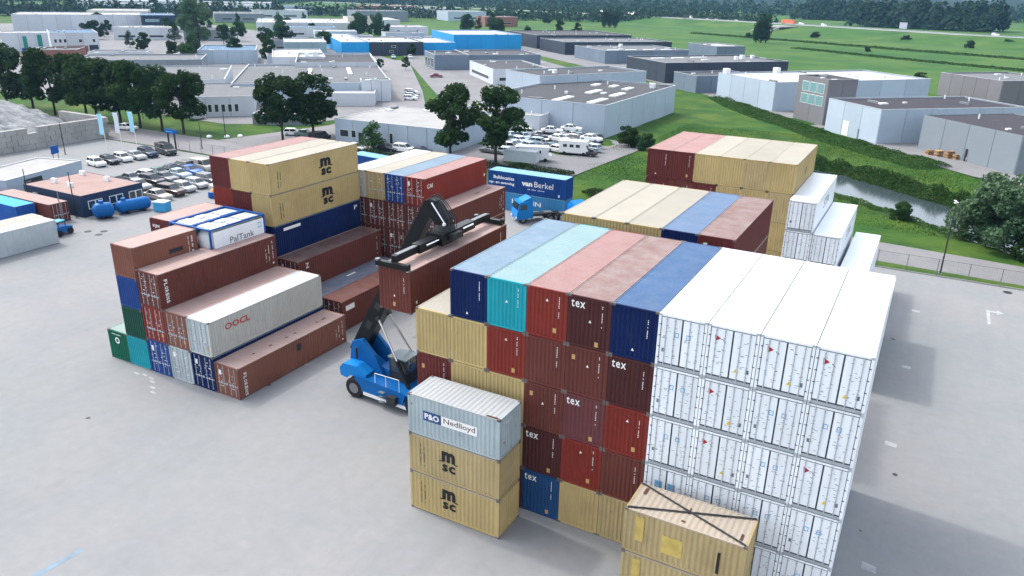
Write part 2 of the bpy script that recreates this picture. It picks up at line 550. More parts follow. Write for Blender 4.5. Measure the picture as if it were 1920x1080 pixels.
def cmesh(kind, L, H, Wd=W):
    key = (kind, L, H, Wd)
    if key in _C:
        return _C[key]
    mb = MB()
    if kind == 'frame':
        p = 0.13
        for x in (0, Wd - p):
            for y in (0, L - p):
                mb.box(x, y, 0.118, x + p, y + p, H - 0.118)
        for x in (0.006, Wd - 0.076):
            mb.box(x, p, 0.05, x + 0.07, L - p, 0.20)
        for y in (0.006, L - 0.106):
            mb.box(p, y, 0.03, Wd - p, y + 0.10, 0.16)
            mb.box(p, y, H - 0.12, Wd - p, y + 0.10, H - 0.008)
        mb.box(0.08, 0.11, 0.14, Wd - 0.08, L - 0.11, 0.19)
    elif kind in ('railL', 'railR'):
        x = 0.006 if kind == 'railL' else Wd - 0.076
        mb.box(x, 0.13, H - 0.07, x + 0.07, L - 0.13, H - 0.006)
    elif kind in ('sideL', 'sideR'):
        pr = corr(0.13, L - 0.13)
        for (u, d), (u2, d2) in zip(pr, pr[1:]):
            if kind == 'sideL':
                mb.quad((0.012 + d2, u2, 0.2), (0.012 + d, u, 0.2), (0.012 + d, u, H - .07), (0.012 + d2, u2, H - .07))
            else:
                x = Wd - 0.012
                mb.quad((x - d, u, 0.2), (x - d2, u2, 0.2), (x - d2, u2, H - .07), (x - d, u, H - .07))
    elif kind in ('flatL', 'flatR'):
        x0, x1 = ((0.012, 0.05) if kind == 'flatL' else (Wd - 0.05, Wd - 0.012))
        mb.box(x0, 0.13, 0.2, x1, L - 0.13, H - 0.07)
    elif kind == 'roof':
        pr = corr(0.11, L - 0.11, 0.30, 0.022)
        for (u, d), (u2, d2) in zip(pr, pr[1:]):
            mb.quad((0.076, u, H - .012 - d), (Wd - .076, u, H - .012 - d), (Wd - .076, u2, H - .012 - d2), (0.076, u2, H - .012 - d2))
    elif kind == 'flatroof':
        mb.box(0.05, 0.05, H - 0.05, Wd - 0.05, L - 0.05, H - 0.002)
    elif kind in ('endA', 'endB'):
        pr = corr(0.13, Wd - 0.13, 0.242, 0.045)
        for (u, d), (u2, d2) in zip(pr, pr[1:]):
            if kind == 'endA':
                mb.quad((u, .016 + d, .16), (u2, .016 + d2, .16), (u2, .016 + d2, H - .12), (u, .016 + d, H - .12))
            else:
                mb.quad((u2, L - .016 - d2, .16), (u, L - .016 - d, .16), (u, L - .016 - d, H - .12), (u2, L - .016 - d2, H - .12))
    elif kind in ('doorL', 'doorR'):
        x0, x1 = ((0.135, Wd / 2 - 0.006) if kind == 'doorL' else (Wd / 2 + 0.006, Wd - 0.135))
        mb.box(x0, 0.06, 0.165, x1, 0.11, H - 0.125)
        w = (x1 - x0 - 0.16) / 3                    # raised flutes
        for i in range(3):
            a = x0 + 0.05 + i * (w + 0.03)
            mb.box(a, 0.045, 0.3, a + w, 0.061, H - 0.26)
    elif kind == 'bar':
        mb.cyl((0, 0, 0.10), (0, 0, H - 0.07), 0.022, 6)
        for z in (0.25, 0.95, 1.6, H - 0.3):
            mb.box(-0.04, -0.015, z, 0.04, 0.03, z + 0.06)
    elif kind == 'handle':
        mb.box(-0.05, -0.03, 0, 0.40, 0.0, 0.05)
        mb.box(0.30, -0.02, -0.07, 0.42, 0.02, 0.12)
    elif kind in ('rdoorL', 'rdoorR'):
        x0, x1 = ((0.14, Wd / 2 - 0.015) if kind == 'rdoorL' else (Wd / 2 + 0.015, Wd - 0.14))
        mb.box(x0, 0.03, 0.25, x1, 0.10, H - 0.15)
    elif kind in ('gasketL', 'gasketR'):
        x0, x1 = ((0.125, Wd / 2) if kind == 'gasketL' else (Wd / 2, Wd - 0.125))
        for a in ((x0, .20, x1, .262), (x0, H - .165, x1, H - .112), (x0 - (.03 if kind == 'gasketL' else 0), .262, x0 + .036, H - .165), (x1 - .036, .262, x1 + (.03 if kind == 'gasketR' else 0), H - .165)):  # gasket; outer strips widened so their dark colour imitates the shaded column gaps
            mb.box(a[0], 0.022, a[1], a[2], 0.07, a[3])
    elif kind == 'hinge':
        mb.box(0.02, -0.008, 0, 0.13, 0.05, 0.05)
    elif kind == 'gapshade':
        mb.box(0.10, -0.006, 0.004, Wd - 0.10, 0.05, 0.03)
    elif kind == 'sill':
        mb.box(0.135, -0.004, 0.03, Wd - 0.135, 0.09, 0.195)
    elif kind == 'casting':
        mb.box(-0.004, -0.004, -0.001, 0.162, 0.178, 0.118)
    me = mb.mesh(kind)
    _C[key] = me
    return me

def container(loc, label, paint_, roof, L=L40, H=HC, near='end', rotz=0.0, group=None, reefer=False, bars=True,
              castings=True, marks=None, Wd=W, endpaint=None, frame=None, sticker=None, lod=0):
    """origin = lower near-left corner; y runs along the length"""
    g = group
    t = thing('refrigerated_container' if reefer else 'shipping_container', label, 'container', loc, rotz, g)
    fr = frame or paint_
    obj('frame', cmesh('frame', L, H, Wd), fr, t)
    for k in 'LR':
        obj('top_rail', cmesh('rail' + k, L, H, Wd), roof, t)
    if reefer:
        obj('side_panel', cmesh('flatL', L, H, Wd), paint_, t)
        obj('side_panel', cmesh('flatR', L, H, Wd), paint_, t)
        obj('roof_panel', cmesh('flatroof', L, H, Wd), roof, t)
    else:
        obj('side_panel', cmesh('sideL', L, H, Wd), paint_, t)
        obj('side_panel', cmesh('sideR', L, H, Wd), paint_, t)
        obj('roof_panel', cmesh('roof', L, H, Wd), roof, t)
    ep = endpaint or paint_
    if near == 'end':
        obj('end_panel', cmesh('endA', L, H, Wd), ep, t)
        obj('end_panel', cmesh('endB', L, H, Wd), paint_, t)
    else:
        obj('end_panel', cmesh('endB', L, H, Wd), paint_, t)
        if reefer:
            obj('door_sill', cmesh('sill', L, H, Wd), m_sill, t)
            obj('tier_gap_shade', cmesh('gapshade', L, H, Wd), m_gasket_gap, t)  # added dark strip imitating the shade in the slot between tiers
            for k in 'LR':
                d = obj('door', cmesh('rdoor' + k, L, H, Wd), ep, t)
                obj('gasket', cmesh('gasket' + k, L, H, Wd), m_gasket_gap, d)
                xs = ((0.42, 0.84) if k == 'L' else (Wd - 0.84, Wd - 0.42))
                for x in xs:
                    obj('locking_bar', cmesh('bar', L, H, Wd), m_bar, d, (x, -0.0 + 0.0, 0.12 - 0.12))
                for z in (0.5, 1.1, 1.7, 2.3):
                    obj('hinge', cmesh('hinge', L, H, Wd), m_hinge, d, ((0.04 if k == 'L' else Wd - 0.19), 0, z))
                if marks:
                    marks(d, k, H, Wd)
        else:
            for k in 'LR':
                d = obj('door', cmesh('door' + k, L, H, Wd), ep, t)
                if bars:
                    xs = ((0.38, 0.90) if k == 'L' else (Wd - 0.90, Wd - 0.38))
                    for x in xs:
                        obj('locking_bar', cmesh('bar', L, H, Wd), m_bar if lod == 0 else ep, d, (x, 0.025, 0))
                        obj('handle', cmesh('handle', L, H, Wd), m_bar, d, (x - 0.1, 0.03, 1.0))
                if marks:
                    marks(d, k, H, Wd)
    if castings:
        cm = cmesh('casting', 0, 0, 0)
        for x, y in ((0, 0), (Wd - 0.158, 0), (0, L - 0.174), (Wd - 0.158, L - 0.174)):
            for z in (0.001, H - 0.117):
                obj('corner_casting', cm, m_bar if reefer else m_casting, t, (x, y, z))
    if near == 'end' and marks:
        marks(t, 'E', H, Wd)
    return t

FR, UP = (1, 0, 0), (0, 0, 1)

def end_marks(seed, tri=None, sticker=None, word=None):
    rng = random.Random(seed)
    def f(t, k, H, Wd):
        y = 0.002
        place(t, STRIPS[seed % 5], m_white, (Wd - 0.52, y, H - 1.55), FR, UP, 0.055, 1.25, 'code_strip')
        if tri:
            place(t, WARN, m_white, (tri[0], y, tri[1]), FR, UP, 0.16, 0.16, 'sticker')
        if sticker:
            place(t, UNIT, m_orange, (sticker[0], y, sticker[1]), FR, UP, 0.20, 0.28, 'sticker')
        if word:
            write(t, word, m_white, (0.17, y, H - 0.66), FR, UP, 0.80, 0.42, 0.012, spacing=1.15)
    return f

def door_marks(seed, n=10, c=None):
    rng0 = random.Random(seed)
    mb = MB()
    for i in range(n):
        x, z = rng0.uniform(0.05, 0.85), rng0.uniform(0.1, 0.95)
        w, h = rng0.uniform(0.05, 0.25), rng0.uniform(0.012, 0.03)
        mb.quad((x, z, 0), (min(x + w, 1), z, 0), (min(x + w, 1), z + h, 0), (x, z + h, 0))
    me = mb.mesh('stencil')
    def f(d, k, H, Wd):
        x0 = 0.2 if k == 'L' else Wd / 2 + 0.08
        place(d, me, c or m_white, (x0, 0.040, 0.35), FR, UP, 0.85, H - 0.7, 'stencil')['kind'] = 'stuff'
        if k == 'L' and seed % 3 == 0:
            place(d, UNIT, m_white, (0.35, 0.038, H - 0.9), FR, UP, 0.3, 0.4, 'sticker')
        if k == 'R' and seed % 3 == 1:
            place(d, UNIT, m_orange, (Wd - 0.55, 0.038, 0.5), FR, UP, 0.25, 0.3, 'sticker')
    return f

def reefer_marks(style, seed=0):
    rng = random.Random(seed)
    fine = MB()
    for i in range(15):
        x, z = rng.uniform(0, .8), rng.uniform(0, .97)
        fine.quad((x, z, 0), (x + rng.uniform(.08, .2), z, 0), (x + rng.uniform(.08, .2), z + .012, 0), (x, z + .012, 0))
    fm = fine.mesh('stencil')
    def f(d, k, H, Wd):
        y = 0.022
        x0 = 0.2 if k == 'L' else Wd / 2 + 0.1
        place(d, fm, m_greymark, (x0, y + .004, 0.4), FR, UP, 0.85, H - 0.8, 'stencil')['kind'] = 'stuff'
        if style == 'A':
            if k == 'L':
                place(d, TRI, m_redmark, (0.36, y, H - 0.86), FR, UP, 0.30, 0.36, 'sticker')
                place(d, ARROWLET, m_greymark, (0.74, y, H - 0.92), FR, UP, 0.22, 0.22, 'sticker')
            else:
                place(d, WARN, m_yellow, (Wd / 2 + 0.20, y, 0.62), FR, UP, 0.24, 0.22, 'sticker')
                place(d, UNIT, m_greymark, (Wd - 0.46, y, 0.66), FR, UP, 0.17, 0.22, 'sticker')
        elif style == 'B':
            place(d, RING, m_bluemark, ((0.86 if k == 'L' else Wd / 2 + 0.24), y, H - 1.15), FR, UP, 0.22, 0.26, 'sticker')
            if k == 'L':
                place(d, UNIT, m_greymark, (0.27, y, 0.85), FR, UP, 0.15, 0.2, 'sticker')
        elif style == 'C':
            place(d, UNIT, m_bluemark, ((0.60 if k == 'L' else Wd / 2 + 0.08), y + .006, 0.9), FR, UP, 0.42, 1.1, 'sticker')
        elif style == 'D' and k == 'L':
            place(d, UNIT, m_black, (0.30, y, 0.75), FR, UP, 0.17, 0.2, 'sticker')
    return f

# ------------------------------------------------------------------ ground
def lin(a, b, s):
    n = max(1, round((b - a) / s))
    return [a + (b - a) * i / n for i in range(n)]
gx = lin(-6000, -1500, 900) + lin(-1500, -300, 150) + lin(-300, -60, 40) + lin(-60, 70, 2.5) + lin(70, 300, 46) + lin(300, 1500, 200) + lin(1500, 6000, 900) + [6000]
gy = lin(-1500, -80, 300) + lin(-80, 62, 20) + lin(62, 200, 2.5) + lin(200, 300, 20) + lin(300, 1500, 120) + lin(1500, 7000, 1100) + [7000]
CANAL = [(95, 20), (60, 62), (36, 84), (25, 93), (15, 101.5), (6, 109), (-1, 112), (-6, 113)]
def canal_d(x, y):
    best = 1e9
    for (ax, ay), (bx, by) in zip(CANAL, CANAL[1:]):
        dx, dy = bx - ax, by - ay
        t = max(0, min(1, ((x - ax) * dx + (y - ay) * dy) / (dx * dx + dy * dy)))
        best = min(best, math.hypot(x - ax - t * dx, y - ay - t * dy))
    return best
def ground_h(x, y):
    z = -0.06
    if -70 < x < 75 and 60 < y < 205:
        d = canal_d(x, y)
        if y < 200:
            if d < 8.6:
                t = max(0, min(1, (d - 4.6) / 4.0))
                z = -2.0 + (t * t * (3 - 2 * t)) * 1.94
            if 8.6 < d < 20 and y > 73 and x < 6:
                z += 0.35 * math.sin((d - 8.6) / 11.4 * math.pi) * min(1, (y - 73) / 6)
        if y > 74:
            z += 0.12 * math.sin(x * 0.31 + y * .17) * math.sin(y * .23)
    return z
vs = [(x, y, ground_h(x, y)) for y in gy for x in gx]
nx = len(gx)
fs = [(j * nx + i, j * nx + i + 1, (j + 1) * nx + i + 1, (j + 1) * nx + i) for j in range(len(gy) - 1) for i in range(nx - 1)]
mb = MB(); mb.v, mb.f = vs, fs
terrain = structure('terrain', mb, grass_mat, smooth=True)

def sheet(name, poly, z, mat, parent=None):
    mb = MB().add([(x, y, z) for x, y in poly], [tuple(range(len(poly)))])
    if parent is not None:
        return obj(name, mb, mat, parent)
    return structure(name, mb, mat)

# far pale field beyond the industrial estate
sheet('field', [(-420, 420), (-150, 330), (40, 250), (140, 120), (900, 60), (1800, 900), (300, 1500), (-1500, 2200), (-900, 1150), (-420, 640)], -0.02, field_mat)
yard = sheet('yard_pavement', [(-124.5, -90), (90, -90), (90, 60.0), (-124.5, 62.0)], 0.0, yard_mat)
sheet('road', [(-420, 63.2), (-88, 62.4), (-88, 72.5), (-104.5, 73.5), (-420, 73.0)], 0.004, road_mat)
sheet('road', [(-104, 73.3), (-88, 72.4), (-87, 96), (-92, 130), (-118, 165), (-185, 250), (-194, 242), (-126, 158), (-101, 126), (-98, 100)], 0.004, road_mat)
sheet('pavement', [(-101, 74), (-88.5, 73), (-79, 78), (-62, 79.2), (-30, 80.5), (-28, 118), (-60, 122), (-88, 118)], 0.008, lot_mat)
sheet('pavement', [(-330, 98), (-118, 88), (-104, 98), (-98, 125), (-122, 160), (-188, 245), (-300, 330), (-560, 440), (-620, 210)], -0.012, lot_mat)
sheet('pavement', [(-88, 135), (-60, 128), (-42, 170), (-100, 250), (-180, 330), (-260, 420), (-330, 420), (-190, 255)], -0.008, lot_mat)
sheet('pavement', [(-46, 215), (-18, 176), (-8, 158), (0, 164), (40, 225), (-40, 300), (-150, 380), (-205, 360)], -0.010, lot_mat)
sheet('pavement', [(8, 150), (13, 141), (22, 131), (30, 122), (44, 112), (60, 130), (60, 180), (20, 180)], 0.10, lot_mat)
sheet('path', [(15, 62.8), (95, 59.0), (95, 63.4), (60, 66.8), (15, 71.3)], 0.02, lot_mat)

# painted marks on the yard
pm = plain("worn_white_paint", (0.40, 0.41, 0.41), 0.8, var=0.35)
pb = plain("worn_blue_paint", (0.20, 0.27, 0.33), 0.8, var=0.3)
arrow = MB()
arrow.add([(30.55, 47.6, .005), (30.85, 47.6, .005), (30.85, 51.25, .005), (31.5, 51.2, .005), (31.5, 50.8, .005), (32.1, 51.45, .005),
           (31.5, 52.1, .005), (31.5, 51.65, .005), (30.55, 51.7, .005)], [(0, 1, 2, 8), (2, 3, 7, 8), (4, 5, 6)])
obj('painted_arrow', arrow, pm, yard)
for (x, y) in ((24.3, 47.6), (24.2, 33.3), (24.0, 19.4), (23.9, 5.1)):
    k = MB().quad((x - .35, y - .3, .005), (x + .4, y - .4, .005), (x + .4, y + .15, .005), (x - .35, y + .3, .005))
    obj('painted_mark', k, pm, yard)
rng = random.Random(3)
for (x, y) in ((-30, -.3), (-29.2, -.15), (-28.3, -.25), (-27.7, -.6), (-26.2, -1.7), (-19.6, 7.8), (-26.9, -1.2)):
    k = MB().quad((x - .3, y - .10, .005), (x + .3, y - .16, .005), (x + .35, y + .03, .005), (x - .22, y + .10, .005))
    obj('painted_mark', k, pm, yard)
obj('painted_line', MB().quad((-14.95, -19.5, .005), (-14.5, -19.5, .005), (-14.15, -15.4, .005), (-14.5, -15.4, .005)), pb, yard)
for (x, y) in ((-68.4, 21.4), (-66.1, 21.3), (32.7, 58.6), (-66.8, 22.5)):
    k = MB().tube([(x, y, .002), (x, y, .012)], [.45, .45], 12)
    obj('manhole_cover', k, m_dark, yard)
for i in range(26):   # oil stains and tyre scuffs
    x, y = rng.uniform(-60, 34), rng.uniform(-18, 40)
    a, s = rng.uniform(0, 6.28), rng.uniform(.06, .22)
    p = [(x + s * rng.uniform(.6, 1.6) * math.cos(a + t), y + s * rng.uniform(.5, 1.2) * math.sin(a + t), .0045) for t in (0, 1.1, 2.2, 3.3, 4.3, 5.3)]
    obj('oil_stain', MB().add(p, [tuple(range(6))]), m_dark if i % 3 else m_galv, yard)

# canal water
wm, nt, b = _nodes("canal_water")
b.inputs["Base Color"].default_value = (0.035, 0.05, 0.055, 1)
b.inputs["Roughness"].default_value = 0.15
b.inputs["Specular IOR Level"].default_value = 0.5
bpn = _n(nt, "ShaderNodeBump"); bpn.inputs["Strength"].default_value = 0.08
nt.links.new(_noise(nt, _n(nt, "ShaderNodeNewGeometry").outputs["Position"], 1.2, 4), bpn.inputs["Height"])
nt.links.new(bpn.outputs[0], b.inputs["Normal"])
mb = MB()
left, right = [], []
for i, (x, y) in enumerate(CANAL):
    a = CANAL[max(0, i - 1)]; c = CANAL[min(len(CANAL) - 1, i + 1)]
    d = Vector((c[0] - a[0], c[1] - a[1])).normalized()
    left.append((x - d.y * 7, y + d.x * 7, -0.85)); right.append((x + d.y * 7, y - d.x * 7, -0.85))
for i in range(len(CANAL) - 1):
    mb.quad(right[i], right[i + 1], left[i + 1], left[i])
structure('canal_water', mb, wm)

# hills and woods on the horizon
def ridge(name, pts, depth, seed, mat):
    rng = np.random.default_rng(seed)
    mb = MB()
    n = len(pts)
    rows = 5
    for r in range(rows):
        for i, (x, y, h) in enumerate(pts):
            t = r / (rows - 1)
            d = Vector((x + 0, y + 0)).normalized() * depth * t
            z = h * math.sin(min(1, t * 1.15) * math.pi / 2) * (0.8 + 0.3 * rng.random()) if r else -1
            mb.v.append((x + d.x, y + d.y, z))
    for r in range(rows - 1):
        for i in range(n - 1):
            mb.f.append((r * n + i, r * n + i + 1, (r + 1) * n + i + 1, (r + 1) * n + i))
    return structure(name, mb, mat)
hill_mat = ground_mat("wooded_hill", (0.011, 0.029, 0.021), (0.017, 0.038, 0.024), (0.008, 0.022, 0.017), 0.006, 0.02, bump=1.0, fine=0.05)
pts = []
for i in range(120):
    a = R(78) - R(112) * i / 119          # bearing from +y, negative = left
    a = -R(74) + R(112) * i / 119
    d = 1750 + 120 * math.sin(i * .31)
    pts.append((22 + d * math.sin(a), -34 + d * math.cos(a), 48 + 16 * math.sin(i * .13) + 8 * math.sin(i * .7)))
ridge('hills', pts, 900, 5, hill_mat)

# ------------------------------------------------------------------ front block: nine columns, five tiers
P = 2.468
TZ = 2.9
NUM = ['first', 'second', 'third', 'fourth', 'fifth']
g_block = 'coloured containers of the front block'
TOPNAMES = {0: 'navy', 1: 'teal', 2: 'red', 3: 'plum', 4: 'royal blue'}
# (column, tier): paint, roof, marks kwargs, label
A = {
    (0, 5): (navy, r_navy, dict(tri=(1.05, .35)), 'navy blue container on top of the front block, at its corner beside the lifted container'),
    (1, 5): (teal, r_teal, dict(tri=(1.15, 1.6)), 'bright teal container on the top tier between navy and red ones'),
    (2, 5): (redox, r_red, dict(tri=(1.15, 2.2), sticker=(1.62, .45)), 'red container on the top tier right next to the teal one'),
    (3, 5): (darkbrown, r_tex, dict(word='tex', tri=(1.2, 1.5), sticker=(1.6, .2)), 'dark brown container with white tex lettering and streaked roof on top tier'),
    (4, 5): (navy, r_blue, dict(tri=(1.15, .5)), 'navy blue container with royal blue roof touching the top white container'),
    (0, 4): (tan, r_tan, None, 'tan container directly under the navy corner container'),
    (1, 4): (redox, r_red, dict(tri=(1.15, 2.2), sticker=(1.62, .3)), 'red container directly under the bright teal one'),
    (2, 4): (brownox, r_brown, dict(), 'brown container directly under the red top tier container'),
    (3, 4): (brownox, r_brown, dict(tri=(1.2, 1.8), sticker=(.35, 2.1)), 'brown container under the streaked roof one, small tan sticker at its top corner'),
    (4, 4): (darkbrown, r_tex, dict(word='tex'), 'dark brown container with white tex lettering, one below the royal blue roof'),
    (0, 3): (tan, r_tan, None, 'tan container in third tier above the grey roof of the twenty foot stack'),
    (1, 3): (tan, r_tan, None, 'tan container below a red one and behind the grey twenty foot container'),
    (2, 3): (brownox, r_brown, dict(tri=(1.1, 1.7), sticker=(.35, 2.1)), 'brown container with tan corner sticker in the middle tier of the front block'),
    (3, 3): (purplebrown, r_tex, dict(word='tex', sticker=(1.6, .25)), 'plum brown container with white tex lettering in the middle tier'),
    (4, 3): (redox, r_red, dict(tri=(1.2, 2.1), sticker=(1.62, .4)), 'bright red container in the middle tier beside the white ones'),
    (0, 2): (brownox, r_brown, None, 'brown container in second tier hidden behind the grey twenty foot one'),
    (1, 2): (tan, r_tan, None, 'tan container in second tier hidden behind the twenty foot stack'),
    (2, 2): (darkbrown, r_tex, dict(word='tex', sticker=(1.6, .25)), 'darkest brown container with white tex lettering, right above the blue tex one'),
    (3, 2): (redox, r_red, dict(tri=(1.1, 2.2), sticker=(1.6, .4)), 'red container in second tier directly above a tan one'),
    (4, 2): (brownox, r_brown, dict(), 'brown container in second tier behind the strapped tan container'),
    (0, 1): (tan, r_tan, None, 'tan container at ground level hidden behind the twenty foot stack'),
    (1, 1): (brownox, r_brown, None, 'brown container at ground level behind the twenty foot stack'),
    (2, 1): (texblue, r_navy, dict(word='tex', sticker=(1.6, .25)), 'blue container with white tex lettering standing on the ground'),
    (3, 1): (tan, r_tan, None, 'tan container on the ground right of the blue tex container'),
    (4, 1): (tanold, r_tanold, None, 'rust streaked tan container on the ground behind the strapped stack'),
    (-1, 4): (tan, r_tan, None, 'tan container with its pale roof showing, beside the hanging brown container'),
    (-1, 3): (maroon, r_brown, dict(sticker=(.35, 1.9), tri=(1.2, 1.2)), 'maroon container under the tan one at the outer edge of the front block'),
    (-1, 2): (brownox, r_brown, None, 'brown container in second tier at the outer edge behind the grey twenty foot'),
    (-1, 1): (tan, r_tan, None, 'tan container on the ground at the outer edge behind the reach stacker'),
}
for n, ((c, t), (pt, rf, mk, lab)) in enumerate(A.items()):
    container((c * P, 0.0, (t - 1) * TZ), lab, pt, rf, group=g_block,
              marks=end_marks(n, **mk) if mk is not None else None)
STY = {5: 'BAAA', 4: 'BABB', 3: 'BABA', 2: 'CBBB', 1: 'CBDB'}
colnm = ['white column beside the coloured ones', 'second white column', 'third white column', 'outermost white column']
tiernm = {5: 'top', 4: 'second from top', 3: 'middle', 2: 'second from ground', 1: 'bottom'}
for c in range(5, 9):
    for t in range(1, 6):
        container((c * P, 0.0, (t - 1) * TZ), f'white refrigerated container, {tiernm[t]} of the {colnm[c - 5]}, front block',
                  white, whiteroof, near='door', reefer=True, group='white refrigerated containers of the front block',
                  marks=reefer_marks(STY[t][c - 5], c * 7 + t))

# ------------------------------------------------------------------ twenty foot stacks standing crosswise before the block
def msc(t, L, side='L', y0=None, sc=1.0, H=STD):
    """stacked m over sc, with the long bar either side"""
    if side == 'L':         # seen from local -x: right = -y
        right, x = (0, -1, 0), 0.006
        def org(u, z): return (x, L - u, z)
    else:
        right, x = (0, 1, 0), W - 0.006
        def org(u, z): return (x, u, z)
    u = y0
    write(t, 'm', m_black, org(u, 1.38 * sc * H / STD), right, UP, 0.92 * sc, 0.70 * sc, 0.06)
    place(t, UNIT, m_black, org(u - 0.16 * sc, 1.33 * H / STD), right, UP, 0.26 * sc, 0.07 * sc, 'logo_bar')
    place(t, UNIT, m_black, org(u + .84 * sc, 1.33 * H / STD), right, UP, 0.26 * sc, 0.07 * sc, 'logo_bar')
    write(t, 'sc', m_black, org(u + 0.03, 0.72 * H / STD), right, UP, 0.90 * sc, 0.50 * sc, 0.035, spacing=1.1)
    place(t, STRIPS[1], m_black, org(0.75, 0.5), right, UP, 0.07, 1.6, 'code_strip')
    place(t, STRIPS[3], m_black, org(1.0, 0.6), right, UP, 0.07, 1.3, 'code_strip')

XS, YS = 5.15, -3.15
labs = ['lowest tan twenty foot container with black emblem, standing on the ground',
        'middle tan twenty foot container with black emblem under the grey one']
for k in range(2):
    t = container((XS, YS, k * 2.598), labs[k], tanold if k else tan, r_tanold, L20, STD, rotz=R(90), group='twenty foot stack before the front block')
    msc(t, L20, 'L', 2.25)
t = container((XS, YS, 2 * 2.598), 'grey blue twenty foot container with lettered panels on top of two tan ones', greypaint, r_grey, L20, STD,
              rotz=R(90), group='twenty foot stack before the front block', frame=greypaint)
SR = (0, -1, 0)
place(t, UNIT, plain('label_blue', (0.03, 0.07, 0.20), .5), (0.008, L20 - 1.05, 1.12), SR, UP, 1.18, 0.62, 'logo_panel')
place(t, UNIT, m_white, (0.008, L20 - 2.28, 1.12), SR, UP, 2.35, 0.60, 'logo_panel')
write(t, 'P&O', m_white, (0.004, L20 - 1.14, 1.24), SR, UP, 0.98, 0.38, 0.03)
write(t, 'Nedlloyd', plain('label_brown', (0.16, 0.09, 0.07), .5), (0.004, L20 - 2.42, 1.20), SR, UP, 2.08, 0.44, 0.012)
place(t, STRIPS[2], m_white, (W / 2 - .7, 0.006, 2.05), (1, 0, 0), UP, 0.9, 0.12, 'code_strip')
place(t, UNIT, plain('rust_patch', (0.10, 0.05, 0.03), .9, var=.6), (0.2, 0.2, STD + .001), (0, 1, 0), (-1, 0, 0), 0.7, 0.16, 'rust_patch')

XR, YR = 18.6, -3.4
labs = ['weathered tan twenty foot container on the ground below the strapped one',
        'tan twenty foot container with crossed straps over its pale roof']
for k in range(2):
    t = container((XR, YR, k * 2.598), labs[k], tanold, r_tanold, L20, STD, rotz=R(90), group='tan twenty foot stack by the white containers')
    place(t, UNIT, m_yellowpatch, (0.008, L20 - 0.62, 0.85), SR, UP, 0.42, 1.45, 'painted_patch')
    if k:
        place(t, UNIT, m_yellowpatch, (0.008, L20 - 2.0, 0.65), SR, UP, 1.05, 1.05, 'painted_patch')
        place(t, UNIT, m_black, (0.007, L20 - 4.75, 0.55), SR, UP, 0.14, 1.25, 'painted_patch')
        for a, b_ in (((0.1, 0.1), (W - .1, L20 - .1)), ((W - .1, 0.1), (0.1, L20 - .1))):
            pts = [(a[0] + (b_[0] - a[0]) * i / 24, a[1] + (b_[1] - a[1]) * i / 24, STD + 0.035 + 0.012 * (i % 2)) for i in range(25)]
            obj('strap', MB().tube(pts, [0.045] * 25, 6), m_dark, t)
        for (x, y, w, h) in ((0.4, .35, .5, .12), (W - .9, L20 - .55, .55, .16), (1.1, 3.1, .5, .07), (.35, 3.1, .12, .2)):
            place(t, UNIT, MATS['rust_patch'], (x, y, STD + .002), (1, 0, 0), (0, 1, 0), w, h, 'rust_patch')

# ------------------------------------------------------------------ second block behind the front one
cl = [tan, tan, tan, navy, maroon]
rl = [r_tan, r_tan, r_tan, r_sky, r_tex]
nm = ['tan container on the wide pale roofed block, outermost at its near corner', 'tan container on the wide pale roofed block, second from its corner',
      'tan container on the wide pale block touching the blue roofed one', 'navy container with blue roof between tan and maroon in the second block',
      'maroon container at the end of the second block beside the white ones']
for c in range(5):
    for t in range(1, 6):
        if t < 5 and not (c in (0, 4) or t == 4):
            continue
        if t == 5:
            lab = nm[c]
        else:
            lab = {0: f'tan container, {tiernm[t]} of the outer stack of the second block', 4: f'brown container, {tiernm[t]} of the end stack of the second block'}.get(
                c, f'container below the roof tier of the second block, column {NUM[c]}')
        pt = cl[c] if t == 5 else (tan if c != 4 else brownox)
        container((0.35 + c * P, 14.1, (t - 1) * TZ), lab, pt, rl[c] if t == 5 else r_tan, near='door' if c == 4 else 'end', castings=t == 5, lod=1,
                  group='second block containers', marks=door_marks(c + t) if c == 4 else None)

# ------------------------------------------------------------------ third block: maroon and tan, six columns
rows = {5: [maroon, maroon, tan, tan, tanold, tan], 4: [maroon, brownox, maroon, tan, tan, tanold],
        3: [brownox, maroon, tan, tan, tan, tan], 2: [tan] * 6, 1: [brownox] * 6}
pnm = {maroon: 'maroon', brownox: 'brown', tan: 'tan', tanold: 'rust streaked tan'}
for t in range(1, 6):
    for c in range(6):
        if t < 3 and c not in (0, 5):
            continue
        pt = rows[t][c]
        mk = end_marks(c + t, sticker=(1.7, .4) if c == 1 else None, tri=(.9, .35) if c == 0 else None) if pt in (maroon, brownox) else None
        t_ = container((-2.68 + c * 2.442, 41.0, (t - 1) * TZ), f'{pnm[pt]} container, {tiernm[t]} of the {NUM[c] if c < 5 else "last"} stack from the grass bank',
                       pt, r_tan if pt in (tan, tanold) else r_red, group='third block containers by the grass bank', castings=False, marks=mk)
        if c == 5 and t == 5:
            place(t_, UNIT, m_black, (W - .006, 6.0, .9), (0, 1, 0), UP, .35, .75, 'painted_patch')

